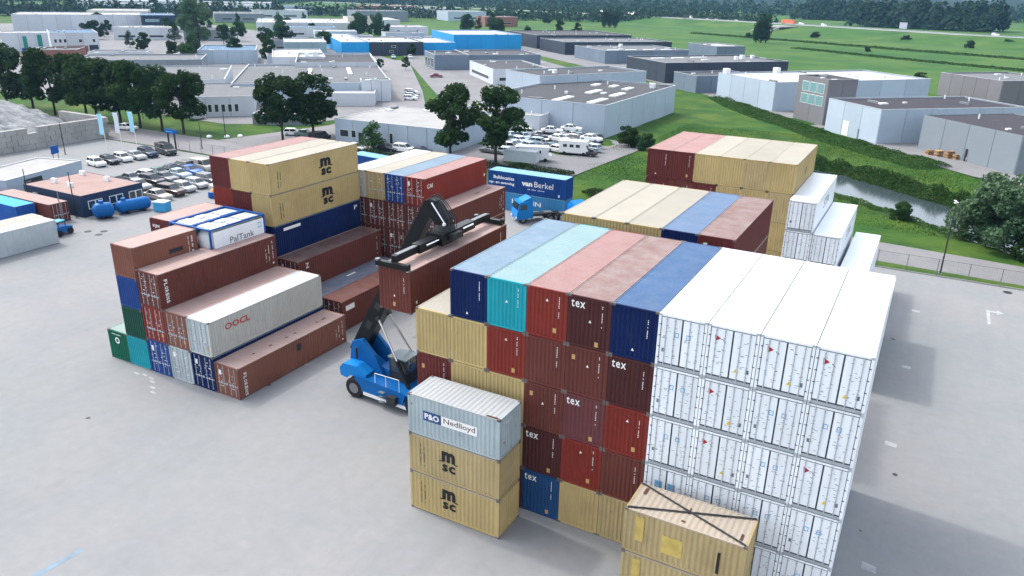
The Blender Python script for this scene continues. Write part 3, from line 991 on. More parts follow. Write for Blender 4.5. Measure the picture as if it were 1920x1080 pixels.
# ------------------------------------------------------------------ white staircase of 45 foot refrigerated containers
st = [(12.0, 4), (14.5, 3), (17.25, 2)]
WN = W
for i, (x, n) in enumerate(st):
    for t in range(1, n + 1):
        nmx = ['tallest', 'middle', 'lowest'][i]
        t_ = container((x, 39.0, (t - 1) * TZ), f'long white refrigerated container, {NUM[t - 1]} from ground in the {nmx} white stack near the fence',
                       white, white, L45, HC, near='door', reefer=True, group='white stacks near the fence', Wd=WN, castings=True,
                       marks=reefer_marks('D' if (i == 0 and t == 4) else 'N', 60 + i * 5 + t))
        if i < 2 and t == n:
            write(t_, 'STA', m_greymark, (WN - .004, 5.6, 1.1), (0, 1, 0), UP, 3.6, .95, 0.01)
for t in range(2):   # stands behind the front block; its shadow falls on the yard
    container((19.6, 27.0, t * TZ), f'white refrigerated container behind the front block, {"upper" if t else "lower"} one', white, whiteroof, near='door',
              reefer=True, group='white pair behind the front block', castings=False)

# ------------------------------------------------------------------ block beside the open yard
g_l = 'containers of the stepped block by the open yard'
Y0 = 0.6
def florens(t, L, H, side_y=0.55):
    for i, ch in enumerate('FLORENS'):
        write(t, ch, m_white, (W - .004, side_y, H - 0.55 - i * 0.285), (0, 0, -1), (0, 1, 0), 0.22, 0.30, 0.03)
def tail_marks(t, L, H):
    for k, dy in enumerate((0.5, 0.95, 1.3)):
        place(t, STRIPS[(k + 1) % 5], m_white, (W - .005, L - dy, 0.7), (0, 1, 0), UP, .09, H - 1.1 - .3 * k, 'code_strip')
    place(t, UNIT, m_white, (W - .005, L - .55, .35), (0, 1, 0), UP, .16, .16, 'sticker')

t = container((-34.3, Y0, 0), 'green twenty foot container with round white emblem at the block corner', green, r_green, L20, STD, group=g_l)
k = MB().tube([(0, 0, 0), (0, .002, 0)], [.28, .28], 16)
obj('emblem', k, m_white, t, (1.1, .004, 1.75))
obj('emblem_centre', MB().tube([(0, 0, 0), (0, .002, 0)], [.17, .17], 12), green, t, (1.1, .001, 1.75))
place(t, UNIT, m_white, (.5, .008, 2.25), FR, UP, 1.1, .05, 'code_strip')
cols = [(teal, r_teal, 'teal twenty foot container at ground level under a dark green one'), (darkgreen, r_green, 'dark green twenty foot container between teal and blue ones'),
        (deepblue, r_blue, 'blue twenty foot container directly under the top brown one'), (fawnbrown, r_brown, 'fawn brown twenty foot container topping the tall narrow stack')]
for i, (pt, rf, lab) in enumerate(cols):
    t = container((-31.85, Y0, i * 2.598), lab, pt, rf, L20, STD, group=g_l, marks=None)
    if i == 3:
        place(t, STRIPS[1], m_white, (W - .006, L20 - .9, .6), (0, 1, 0), UP, .1, 1.6, 'code_strip')
        place(t, STRIPS[2], m_white, (W - .006, L20 - .6, 1.2), (0, 1, 0), UP, .2, 1.0, 'code_strip')
        place(t, UNIT, m_white, (W - .006, L20 - .62, .75), (0, 1, 0), UP, .2, .22, 'sticker')
        place(t, UNIT, m_dark, (W - .006, 3.3, 1.2), (0, 1, 0), UP, 1.3, .35, 'painted_patch')
# columns of forty foot containers, door ends towards the open yard
cols = [(-29.3, [(deepblue, r_blue, 'blue container with door bars on the ground beside the teal one'),
                 (redox, r_red, 'red brown container, door end showing, between blue and lettered brown ones'),
                 (brownox, r_brown, 'brown container with vertical white lettering high on the stepped block')]),
        (-26.85, [(palegrey, r_grey, 'pale grey container with door bars on the ground of the stepped block'),
                  (fawnbrown, r_brown, 'fawn brown container with door bars beside the cream one')]),
        (-24.4, [(navy, r_navy, 'navy container with door bars on the ground beneath the cream one'),
                 (cream, whiteroof, 'cream grey container with red lettering on its long side')]),
        (-21.95, [(fawnbrown, r_brown, 'dusty fawn brown container with vertical white lettering, alone on the ground')])]
m_redtext = plain('red_lettering', (0.48, 0.05, 0.05), .5)
for ci, (x, tiers) in enumerate(cols):
    for k, (pt, rf, lab) in enumerate(tiers):
        H_ = STD if ci == 3 else HC
        t = container((x, Y0 + .05 * ci, k * TZ), lab, pt, rf, L40, H_, near='door', group=g_l, marks=door_marks(ci * 3 + k, 12),
                      endpaint=palegrey if pt is cream else None)
        if lab.startswith('brown container with vertical') or ci == 3:
            florens(t, L40, H_)
            tail_marks(t, L40, H_)
        if pt is cream:
            write(t, 'OOCL', m_redtext, (W - .004, 1.5, 1.75), (0, 1, 0), UP, 2.5, .52, 0.02)
        if ci == 3:
            for (yy, w) in ((4.2, .3), (6.0, .25), (7.0, .2), (9.6, .25), (10.3, .5), (2.5, .2)):
                place(t, UNIT, MATS['rust_patch'], (W - .9, yy, STD - .004), (0, 1, 0), (-1, 0, 0), w, .14, 'rust_patch')
            place(t, UNIT, m_dark, (W - .006, 6.2, 1.5), (0, 1, 0), UP, .5, .6, 'painted_patch')
# second line of that block: twenty foot stacks
for c, (x, n, pts) in enumerate(((-35.6, 4, [green, deepblue, tan, maroon]), (-33.1, 3, [brownox, tan, deepblue]), (-31.0, 3, [tan, brownox, redox]))):
    for k in range(n):
        t = container((x, 6.95, k * 2.598), f'twenty foot container, {["ground", "second", "third", "fourth"][k]} tier of the {["outer", "middle", "inner"][c]} rear stack by the tank',
                      pts[k], r_brown if pts[k] is maroon else r_tan, L20, STD, group=g_l, castings=False)
        if k == 3:
            write(t, 'KJM', m_white, (.35, .004, 1.7), FR, UP, .85, .35, .02)

def tank_frame(loc, label, panel, text=None):
    t = thing('tank_container', label, 'container', loc, 0, 'tanks on the stepped block')
    f = MB()
    H = STD
    p = .14
    for x in (0, W - p):
        for y in (0, L20 - p):
            f.box(x, y, 0, x + p, y + p, H)
        f.box(x, p, .02, x + p, L20 - p, .16); f.box(x, p, H - .13, x + p, L20 - p, H - .01)
    for y in (0, L20 - p):
        f.box(p, y, .02, W - p, y + p, .16); f.box(p, y, H - .13, W - p, y + p, H - .01)
    obj('frame', f, midblue, t)
    tk = MB().tube([(W / 2, .2, 1.25), (W / 2, .5, 1.25), (W / 2, L20 - .5, 1.25), (W / 2, L20 - .2, 1.25)], [.6, 1.02, 1.02, .6], 20)
    obj('tank', tk, panel, t, smooth=True)
    cat = MB()
    for (x, y, w, d) in ((.35, .6, .75, 1.1), (1.35, .5, .8, 1.5), (.4, 2.3, .7, 1.0), (1.4, 2.6, .7, 1.1), (.5, 4.0, 1.5, 1.2)):
        o = MB().box(x, y, 2.44, x + w, y + d, 2.52)
        obj('hatch', o, m_white if y < 3.5 else whiteroof, t)
    obj('walkway', MB().box(.16, .16, 2.36, W - .16, L20 - .16, 2.42), palegrey, t)
    if text:
        pl = MB().box(W - .05, .35, .45, W + .0, L20 - .2, 2.25)
        pn = obj('side_board', pl, white, t)
        write(t, text, m_greymark, (W + .006, 2.0, .95), (0, 1, 0), UP, 2.7, .55, 0.012)
        place(t, RING, m_bluemark, (W + .006, 5.2, 1.5), (0, 1, 0), UP, .4, .5, 'logo_ring')
    return t
tank_frame((-30.6, 6.95, 3 * 2.598), 'white tank in a blue frame with dark lettering on its side board', white, 'PalTank')
tank_frame((-33.1, 6.95, 3 * 2.598), 'light blue tank in a blue frame behind the lettered white tank', skyblue)

# ------------------------------------------------------------------ block with the big black emblems, five tiers
g_m = 'five tier block behind the stepped one'
X0, Y1 = -35.9, 14.3
lv = {5: [(maroon, r_red), (tan, r_tan), (tan, r_tan)], 4: [(redox, r_red), (maroon, r_brown), (tan, r_tan)],
      3: [(brownox, r_brown), (tan, r_tan), (navy, r_navy)], 2: [(deepblue, r_blue), (brownox, r_brown), (brownox, r_brown)], 1: [(tan, r_tan), (tan, r_tan), (brownox, r_brown)]}
lbl = {(5, 0): 'maroon container at the top outer corner behind the tank', (5, 1): 'tan container on top between the maroon and the emblem one',
       (5, 2): 'topmost tan container with a large black emblem on its long side', (4, 0): 'orange red container under the maroon top corner one',
       (4, 1): 'maroon container below the tan top one behind the tank', (4, 2): 'tan container with large black emblem directly above the navy one',
       (3, 2): 'navy container under the two tan emblem containers'}
for t in range(1, 6):
    for c in range(3):
        pt, rf = lv[t][c]
        o = container((X0 + c * P, Y1, (t - 1) * TZ), lbl.get((t, c), f'container, {tiernm[t]} of the {["outer", "middle", "inner"][c]} stack under the emblem block'),
                      pt, rf, group=g_m, castings=(t == 5))
        if c == 2 and t >= 4:
            u = 6.7
            S_ = 1.5
            rg_ = (0, 1, 0)
            write(o, 'm', m_black, (W - .004, u, 1.45), rg_, UP, 1.45, 0.82, 0.06)
            place(o, UNIT, m_black, (W - .004, u - .25, 1.38), rg_, UP, .42, .10, 'logo_bar')
            place(o, UNIT, m_black, (W - .004, u + 1.3, 1.38), rg_, UP, .42, .10, 'logo_bar')
            write(o, 'sc', m_black, (W - .004, u + .05, 0.62), rg_, UP, 1.4, 0.66, 0.05, spacing=1.1)
            place(o, STRIPS[0], m_black, (W - .004, 1.0, .55), rg_, UP, .12, 1.7, 'code_strip')
            place(o, STRIPS[2], m_black, (W - .004, 1.35, .6), rg_, UP, .10, 1.4, 'code_strip')
        if (t, c) == (3, 2):
            place(o, UNIT, m_white, (W - .004, 1.2, 2.25), (0, 1, 0), (0, .0, 1), 2.2, .28, 'sticker')
            write(o, 'P', m_white, (W - .004, 11.2, 2.0), (0, 1, 0), UP, .5, .45, .02)
for (x, n, pts, labs) in ((-28.4, 2, [(brownox, r_brown), (brownox, r_shadebrown)], ['brown container on the ground below the shaded brown one', 'brown container in the shade of the emblem block']),
                          (-25.95, 1, [(darkbrown, slateroof)], ['low container with slate grey roof beside the orange brown one']),
                          (-23.5, 1, [(brownox, r_orange)], ['orange brown container with white label on the ground behind the reach stacker'])):
    for k in range(n):
        o = container((x, Y1, k * TZ), labs[k], *pts[k], near='door', group=g_m, marks=door_marks(11 + k), castings=True)
        if x == -23.5:
            place(o, UNIT, m_white, (W - .004, .55, 1.85), (0, 1, 0), UP, 1.2, .5, 'sticker')
        if x == -28.4 and k:
            write(o, 'Z', m_white, (W - .004, 1.0, 2.0), (0, 1, 0), UP, .45, .5, .02)
            place(o, STRIPS[3], m_white, (W - .004, 11.4, .5), (0, 1, 0), UP, .1, 1.9, 'code_strip')
        if x == -25.95:
            place(o, UNIT, m_white, (.9, 5.6, HC - .002), (0, 1, 0), (-1, 0, 0), 1.3, .22, 'sticker')

# ------------------------------------------------------------------ block with the door ends, four tiers, and its step
g_f = 'door ended block behind the black boom'
XF, YF = -30.75, 27.3
tops = [(cream, whiteroof, 'white container with dark emblem on its end beside the emblem block'), (tan, r_tan, 'tan container, door end showing, on the door ended block'),
        (deepblue, r_navy, 'blue container with white door bars on the door ended block'), (redox, r_red, 'red container topping the door ended block at its yard side')]
for c in range(4):
    for t in range(1, 5):
        if t == 4:
            pt, rf, lab = tops[c]
        else:
            pt, rf = (brownox, r_brown)
            lab = f'brown container, {["ground", "second", "third"][t - 1]} tier under the {["white", "tan", "blue", "red"][c]} one of the door ended block'
        o = container((XF + c * P, YF, (t - 1) * TZ), lab, pt, rf, near='door', group=g_f, marks=door_marks(20 + c * 4 + t, 16), castings=t == 4)
        if t == 4 and c == 0:
            place(o, UNIT, m_black, (.3, .03, 1.0), FR, UP, 1.0, .9, 'emblem')
        if t == 4 and c == 3:
            write(o, 'CAI', m_white, (W - .004, .5, 1.8), (0, 1, 0), UP, 1.0, .45, .02)
            place(o, UNIT, m_white, (W - .004, 11.6, 1.0), (0, 1, 0), UP, .2, .3, 'sticker')
for t in range(3):
    o = container((XF + 4 * P + .02, YF, t * TZ), f'brown container, {["ground", "second", "third"][t]} tier of the step beside the red topped stack', brownox, r_brown, near='door',
                  group=g_f, castings=t == 2, marks=door_marks(51 + t, 14))
    if t == 2:
        for yy in (7.4, 9.8):
            place(o, UNIT, m_dark, (1.3, yy, HC - .004), (0, 1, 0), (-1, 0, 0), 1.2, .16, 'painted_patch')
    tail_marks(o, L40, HC)

# ------------------------------------------------------------------ blue company containers by the rear fence
m_vanblue = paint('company_blue', (0.008, 0.055, 0.22), .4)
r_vanblue = roofp('company', (0.176, 0.400, 0.576))
t = container((-19.75, 58.7, 2.6), 'dark blue container with white company lettering, upper one by the rear fence', m_vanblue, r_vanblue, L40, HC, rotz=R(90), castings=True)
def sw(s, u, z, w, h, bold=0.0):
    write(t, s, m_white, (.004, L40 - u, z), SR, UP, w, h, bold)
sw('Bulklocaties', 0.9, 1.75, 3.3, .48, .02); sw('op- en overslag', 0.15, 0.95, 4.1, .50, .02)
sw('van', 5.4, 1.25, 1.7, .55, .05); sw('Berkel', 7.4, 1.25, 2.9, .80, 0.0); place(t, STRIPS[1], m_white, (.004, L40 - 9.2, .78), (0, 0, 1), (0, 1, 0), .14, 2.9, 'code_strip')
place(t, UNIT, m_white, (.004, L40 - 11.1, .3), SR, UP, .22, .34, 'sticker')
t2 = container((-19.75, 58.7, 0.0), 'faded light blue container with large white letters below the company one', paint('faded_blue', (.05, .22, .42), .5, rust=.15), r_vanblue, L40, STD, rotz=R(90))
write(t2, 'HANJIN', m_white, (.004, L40 - 3.9, 0.95), SR, UP, 4.6, .85, .02)
t3 = container((-44.2, 56.6, 2.6), 'company blue container half hidden behind the emblem block, upper one', m_vanblue, r_vanblue, L40, STD, rotz=R(84))
t4 = container((-44.2, 56.6, 0.0), 'company blue container half hidden behind the emblem block, lower one', midblue, r_vanblue, L40, STD, rotz=R(84))
t5 = container((-44.6, 60.2, 0.0), 'light blue container behind the company blue pair by the rear fence', skyblue, r_vanblue, L40, STD, rotz=R(84), castings=False)

# ------------------------------------------------------------------ containers by the office
g_o = 'containers near the site office'
container((-69.35, 4.6, 0), 'long white container lying on the yard near the office', palegrey, whiteroof, L40, HC, group=g_o, reefer=True, near='end', castings=True)
container((-71.9, 4.8, 0), 'white container with cream roof behind the long white one', white, r_tan, L40, HC, group=g_o, reefer=True, near='end', castings=False)
o = container((-74.9, 21.0, 0), 'brown container beside the navy office with an open yard end', brownox, r_brown, L40, STD, rotz=R(90), near='door', group=g_o, bars=True)
container((-77.5, 18.2, 0), 'bright blue roofed container by the lamp post near the office', midblue, paint('cyan_roof', (.04, .34, .58), .5), L40, STD, rotz=R(90), group=g_o)
container((-90.5, 19.0, 0), 'rosy roofed container at the yard edge behind the blue roofed one', redox, r_red, L40, STD, rotz=R(90), group=g_o, castings=False)

# ------------------------------------------------------------------ reach stacker with the hanging container
o = container((-6.5, 1.7, 10.1), 'brown container hanging from the black spreader of the reach stacker', brownox, r_brown, L40, HC,
              marks=end_marks(4, tri=(1.1, 1.0), sticker=(1.05, .35)))
place(o, UNIT, m_white, (W - .004, .55, .55), (0, 1, 0), UP, .16, .2, 'sticker')
place(o, STRIPS[2], m_white, (W - .004, 11.3, 1.2), (0, 1, 0), UP, .09, 1.3, 'code_strip')

rs = thing('reach_stacker', 'blue reach stacker with raised black boom holding a brown container', 'reach stacker', (-9.6, 7.5, 0.0))
def lx(x): return x + 9.6
ch = MB()      # low chassis with sloping side decks
for s in (-1, 1):
    y0, y1 = (-2.05, -0.75) if s < 0 else (0.75, 2.05)
    ch.slab_y([(lx(-12.3), .75), (lx(-5.6), .45), (lx(-5.6), 1.25), (lx(-7.2), 1.55), (lx(-9.9), 1.75), (lx(-11.6), 1.95), (lx(-12.3), 1.9)], y0, y1)
ch.box(lx(-12.6), -0.75, .6, lx(-5.8), 0.75, 1.5)
obj('chassis', ch, m_machineblue, rs)
for y0, y1 in ((-2.12, -2.06), (2.06, 2.12)):
    sk = MB().slab_y([(lx(-11.5), .55), (lx(-7.4), .38), (lx(-7.4), .62), (lx(-11.5), .80)], y0, y1)
    obj('side_skirt', sk, m_lamp, rs)
cw = MB()
cw.slab_y([(lx(-13.8), 1.55), (lx(-13.2), 1.45), (lx(-12.9), 1.75), (lx(-11.9), 1.75), (lx(-11.4), 1.5), (lx(-11.3), 2.15), (lx(-12.2), 2.65), (lx(-13.5), 2.6), (lx(-13.85), 2.2)], -1.9, 1.9)
obj('counterweight', cw, m_machinelight, rs)
obj('rear_lamp', MB().box(lx(-13.9), -1.5, 2.0, lx(-13.7), -1.1, 2.25), m_dark, rs)
obj('rear_lamp', MB().box(lx(-13.9), 1.1, 2.0, lx(-13.7), 1.5, 2.25), m_dark, rs)
obj('exhaust', MB().tube([(lx(-12.6), -1.3, 3.0), (lx(-12.6), -1.3, 3.9)], [.09, .09], 8), m_dark, rs)
for s in (-1, 1):       # boom towers
    k = MB().slab_y([(lx(-13.6), 2.6), (lx(-10.4), 1.8), (lx(-11.2), 3.4), (lx(-12.3), 4.5), (lx(-13.3), 4.1)], s * .78 - .14, s * .78 + .14)
    obj('boom_tower', k, m_machineblue, rs)
hood = MB().slab_y([(lx(-11.0), 1.5), (lx(-9.6), 1.5), (lx(-9.7), 2.15), (lx(-10.9), 2.5)], -.6, .6)
obj('engine_hood', hood, m_machineblue, rs)
cabn = MB()     # cab: pillars and roof, panes between
cx0, cx1, cy, cz0, cz1 = lx(-10.0), lx(-8.45), .72, 1.6, 3.5
for x in (cx0, cx1 - .1):
    for y in (-cy, cy - .1):
        cabn.box(x, y, cz0, x + .1, y + .1, cz1)
cabn.box(cx0, -cy, cz0 - .15, cx1, cy, cz0 + .75)
obj('cab', cabn, m_dark, rs)
cr_ = MB().box(cx0 - .08, -cy - .08, cz1, cx1 + .1, cy + .08, cz1 + .10)
obj('cab_roof', cr_, plain('cab_roof_glass', (.12, .16, .165), .2), rs)
for (a, b_) in (((cx0 + .1, -cy + .03), (cx1 - .1, -cy + .05)), ((cx0 + .1, cy - .05), (cx1 - .1, cy - .03)), ((cx0 + .03, -cy + .1), (cx0 + .05, cy - .1)), ((cx1 - .05, -cy + .1), (cx1 - .03, cy - .1))):
    obj('window', MB().box(a[0], a[1], cz0 + .76, b_[0], b_[1], cz1 - .01), plain('cab_glass', (.03, .045, .05), .06, 0, .8), rs)
obj('seat', MB().box(cx0 + .5, -.3, cz0 + .76, cx0 + 1.0, .3, cz0 + 1.5), m_black, rs)
obj('beacon', MB().tube([(cx0 + .3, -.6, cz1 + .1), (cx0 + .3, -.6, cz1 + .32)], [.09, .07], 10), m_orange, rs)
for s in (-1, 1):
    k = MB().tube([(lx(-8.0), s * 1.0, 3.9), (lx(-7.5), s * 1.5, 3.8)], [.03, .03], 6)
    k.box(lx(-7.55), s * 1.5 - .15, 3.45, lx(-7.48), s * 1.5 + .15, 3.9)
    obj('mirror', k, m_dark, rs)
def wheel(parent, c, r, w, n=20):
    t_ = MB().tube([(c[0], c[1] - w / 2, c[2]), (c[0], c[1] - w / 2 + .08, c[2]), (c[0], c[1] + w / 2 - .08, c[2]), (c[0], c[1] + w / 2, c[2])], [r * .9, r, r, r * .9], n)
    ty = obj('wheel', t_, m_tyre, parent)
    obj('rim', MB().tube([(c[0], c[1] - w / 2 - .012, c[2]), (c[0], c[1] + w / 2 + .012, c[2])], [r * .52, r * .52], 14), m_rim, ty)
    return ty
for y in (-1.75, 1.75):
    wheel(rs, (lx(-12.45), y, .82), .82, .62)
for y in (-1.95, -1.2, 1.2, 1.95):
    wheel(rs, (lx(-6.75), y, .84), .84, .6)
for s in (-1, 1):
    obj('fender', MB().slab_y([(lx(-7.8), .95), (lx(-7.5), 1.72), (lx(-6.1), 1.72), (lx(-5.7), 1.1), (lx(-5.75), 1.05), (lx(-6.15), 1.64), (lx(-7.45), 1.64), (lx(-7.72), .95)], s * 1.6 - .68, s * 1.6 + .68), m_machineblue, rs)
obj('battery_box', MB().box(lx(-9.1), -2.42, .62, lx(-8.3), -2.05, 1.25), m_dark, rs)
for i in range(3):
    obj('step', MB().box(lx(-9.9), -2.35, .5 + i * .4, lx(-9.4), -2.06, .54 + i * .4), m_galv, rs)
rl_ = MB()
for x in (-10.4, -9.4, -8.2):
    rl_.tube([(lx(x), -1.98, 1.6), (lx(x), -1.98, 2.6)], [.025, .025], 6)
rl_.tube([(lx(-10.4), -1.98, 2.6), (lx(-8.2), -1.98, 2.6)], [.025, .025], 6)
obj('hand_rail', rl_, m_lamp, rs)
# boom
pv, hd = Vector((lx(-13.2), 0, 3.35)), Vector((lx(-6.25), 0, 15.75))
bd = (hd - pv)
obj('boom_outer', MB().beam(pv - bd.normalized() * .45, pv + bd * .60, 1.0, 1.15), m_blackmetal, rs)
obj('boom_collar', MB().beam(pv + bd * .575, pv + bd * .607, 1.12, 1.28), m_dark, rs)
inn = obj('boom_inner', MB().beam(pv + bd * .30, hd, .78, .90), m_blackmetal, rs)
dn = bd.normalized(); nr = Vector((-dn.z, 0, dn.x))
for k_, (f0, f1) in enumerate(((.16, .21), (.30, .34), (.40, .50))):   # plates on the boom flank
    a = pv + bd * f0; b_ = pv + bd * f1
    obj('boom_plate', MB().beam(a + Vector((0, -.52, 0)), b_ + Vector((0, -.52, 0)), .05, .5), m_greymark if k_ == 2 else m_dark, rs)
for s in (-.2, .2):
    hs_ = [pv + bd * f + nr * (.62 + .03 * math.sin(i)) + Vector((0, s, 0)) for i, f in enumerate((.05, .2, .35, .5, .62, .8, .97))]
    obj('hose', MB().tube(hs_, [.035] * 7, 6), m_dark, rs)
gh = MB().slab_y([(lx(-7.0), 14.75), (lx(-6.35), 16.0), (lx(-5.85), 15.85), (lx(-4.95), 14.85), (lx(-4.85), 14.35), (lx(-5.7), 14.3), (lx(-6.2), 14.9)], -.46, .46)
obj('boom_head', gh, m_blackmetal, rs)
for y in (-.5, .5):
    obj('damper', MB().tube([(lx(-6.0), y, 15.9), (lx(-4.9), y, 14.5)], [.06, .06], 8), m_chrome, rs)
obj('head_cover', MB().beam((lx(-6.4), 0, 16.05), (lx(-5.8), 0, 15.95), .7, .12), m_dark, rs)
for i_ in range(4):
    y_ = -.3 + .2 * i_
    obj('hose', MB().tube([(lx(-6.6), y_, 15.9), (lx(-6.0), y_, 16.35), (lx(-5.2), y_, 15.7), (lx(-4.6), y_ * 1.5, 14.8), (lx(-4.75), y_ * 2, 14.1)], [.035] * 5, 6), m_dark, rs)
obj('valve_block', MB().box(lx(-4.62), -.5, 13.5, lx(-4.3), .6, 13.95), m_dark, rs)
obj('work_lamp', MB().box(lx(-5.0), -.75, 14.5, lx(-4.85), -.55, 14.66), m_lamp, rs)
sp = obj('spreader', MB().box(lx(-5.95), -1.3, 13.28, lx(-4.65), 1.3, 14.05), m_blackmetal, rs)
obj('rotator', MB().tube([(lx(-5.3), 0, 14.05), (lx(-5.3), 0, 14.42)], [.75, .65], 20), m_dark, sp)
for s in (-1, 1):
    obj('main_beam', MB().box(lx(-5.64), min(s * 1.3, s * 3.4), 13.30, lx(-4.98), max(s * 1.3, s * 3.4), 13.88), m_blackmetal, sp)
    obj('side_shift_cylinder', MB().tube([(lx(-4.85), s * .4, 13.75), (lx(-4.85), s * 2.9, 13.75)], [.07, .07], 8), m_chrome, sp)
    obj('telescopic_arm', MB().box(lx(-5.50), min(s * 3.4, s * 5.75), 13.36, lx(-5.10), max(s * 3.4, s * 5.75), 13.80), m_blackmetal, sp)
    obj('arm_top_plate', MB().box(lx(-5.46), min(s * 3.2, s * 5.5), 13.802, lx(-5.14), max(s * 3.2, s * 5.5), 13.83), m_galv, sp)
    e = MB().box(lx(-6.52), min(s * 5.70, s * 6.05), 13.06, lx(-4.06), max(s * 5.70, s * 6.05), 13.40)
    eb = obj('end_beam', e, m_blackmetal, sp)
    for x in (-6.48, -4.2):
        obj('twist_lock', MB().box(lx(x), min(s * 5.8, s * 6.0), 12.98, lx(x) + .1, max(s * 5.8, s * 6.0), 13.06), m_chrome, eb)
        obj('guide_foot', MB().box(lx(x) - .05, min(s * 5.78, s * 6.08), 13.39, lx(x) + .2, max(s * 5.78, s * 6.08), 13.5), m_galv if x < -5 else m_dark, eb)
for s in (-1, 1):      # lift cylinders
    a, b_ = Vector((lx(-7.8), s * 1.15, 1.35)), pv + bd * .262 + Vector((.45, s * .62, -.2))
    mid = a + (b_ - a) * .42
    obj('lift_cylinder', MB().cyl(a, mid, .16, 12), m_blackmetal, rs, smooth=False)
    obj('lift_rod', MB().cyl(mid, b_, .085, 10), m_chrome, rs)
    obj('cylinder_clevis', MB().tube([tuple(b_ + Vector((0, -.2, 0))), tuple(b_ + Vector((0, .2, 0)))], [.16, .16], 10), m_dark, rs)

# ------------------------------------------------------------------ vehicles
_CAR = {}
def outline(kind):
    if kind == 'van':
        return dict(L=4.9, W=1.95, H=2.0, body=[(-2.45, .3), (2.35, .3), (2.45, .75), (2.3, 1.02), (1.55, 1.2), (-2.45, 1.2)], gb=(-2.4, 1.62), gt=(-2.3, .95), zb=1.2)
    if kind == 'suv':
        return dict(L=4.5, W=1.85, H=1.68, body=[(-2.2, .32), (2.15, .32), (2.25, .7), (2.1, .95), (1.1, 1.05), (-2.2, 1.05)], gb=(-2.15, 1.1), gt=(-1.9, .35), zb=1.05)
    if kind == 'sedan':
        return dict(L=4.6, W=1.78, H=1.43, body=[(-2.3, .28), (2.25, .28), (2.3, .6), (2.15, .78), (1.0, .9), (-1.5, .92), (-2.25, .85)], gb=(-1.6, 1.0), gt=(-.95, .25), zb=.9)
    return dict(L=4.0, W=1.72, H=1.48, body=[(-1.95, .28), (1.9, .28), (2.0, .6), (1.9, .8), (.95, .93), (-1.98, .93)], gb=(-1.95, 1.0), gt=(-1.6, .3), zb=.93)

def car_meshes(kind):
    if kind in _CAR:
        return _CAR[kind]
    q = outline(kind)
    w = q['W'] / 2
    b = MB()
    n = len(q['body'])
    rings = [(-w, .93), (-w + .12, 1.0), (w - .12, 1.0), (w, .93)]
    for y, s in rings:
        for x, z in q['body']:
            b.v.append((x * (s if abs(s - 1) > 1e-6 else 1), y, .28 + (z - .28) * s))
    for r in range(3):
        for i in range(n):
            b.f.append((r * n + i, (r + 1) * n + i, (r + 1) * n + (i + 1) % n, r * n + (i + 1) % n))
    b.f.append(tuple(range(n))); b.f.append(tuple(range(4 * n - 1, 3 * n - 1, -1)))
    z0, z1 = q['zb'] - .02, q['H'] - .04
    wi, wt = w - .1, w - .26
    a0, a1 = q['gb']; t0, t1 = q['gt']
    g = MB().add([(a0, -wi, z0), (a1, -wi, z0), (a1, wi, z0), (a0, wi, z0), (t0, -wt, z1), (t1, -wt, z1), (t1, wt, z1), (t0, wt, z1)],
                 [(0, 1, 5, 4), (1, 2, 6, 5), (2, 3, 7, 6), (3, 0, 4, 7), (4, 5, 6, 7)])
    rf = MB().add([(t0 - .05, -wt - .03, z1 - .03), (t1 + .05, -wt - .03, z1 - .03), (t1 + .05, wt + .03, z1 - .03), (t0 - .05, wt + .03, z1 - .03),
                   (t0 + .03, -wt + .05, z1 + .04), (t1 - .05, -wt + .05, z1 + .04), (t1 - .05, wt - .05, z1 + .04), (t0 + .03, wt - .05, z1 + .04)],
                  [(3, 2, 1, 0), (4, 5, 6, 7), (0, 1, 5, 4), (1, 2, 6, 5), (2, 3, 7, 6), (3, 0, 4, 7)])
    pl = MB()
    for s in (-1, 1):
        for (xa, xb) in ((a0, t0), ((a0 + a1) / 2 - .1, (t0 + t1) / 2 - .1), (a1 - .05, t1 - .02)):
            pl.tube([(xa, s * (wi + .005), z0), (xb, s * (wt + .005), z1)], [.05, .04], 4)
    van = MB()
    if kind == 'van':
        van.box(a0 + .02, -wi - .03, z0, .1, wi + .03, z1)
    wh = MB().tube([(0, -.1, 0), (0, .1, 0)], [.31, .31], 12)
    ri = MB().tube([(0, -.11, 0), (0, .11, 0)], [.18, .18], 8)
    hl = MB().box(-.06, -.2, -.06, .04, .2, .06)
    _CAR[kind] = dict(body=b.mesh('body'), windows=g.mesh('windows'), roof=rf.mesh('roof'), pillars=pl.mesh('pillars'), wheel=wh.mesh('wheel'), rim=ri.mesh('rim'), lamp=hl.mesh('lamp'),
                      panel=van.mesh('panel') if kind == 'van' else None, q=q)
    return _CAR[kind]

def carpaint(n, c):
    return plain('car_' + n, c, 0.25, 0.0, 0.6, var=.05)
CP = {'silver': carpaint('silver', (.42, .44, .45)), 'white': carpaint('white', (.76, .77, .77)), 'black': carpaint('black', (.018, .02, .024)),
      'grey': carpaint('grey', (.14, .15, .16)), 'dark blue': carpaint('dark_blue', (.02, .03, .07)), 'blue': carpaint('blue', (.03, .13, .5)),
      'brown': carpaint('brown', (.07, .03, .025)), 'red': carpaint('red', (.22, .02, .03)), 'light blue': carpaint('light_blue', (.38, .52, .58)),
      'green': carpaint('green', (.10, .18, .15)), 'beige': carpaint('beige', (.42, .39, .34)), 'yellow': carpaint('yellow', (.6, .42, .05))}
m_tail = plain('tail_lamp_red', (.3, .01, .01), .3)
m_head = plain('head_lamp', (.7, .72, .74), .15)

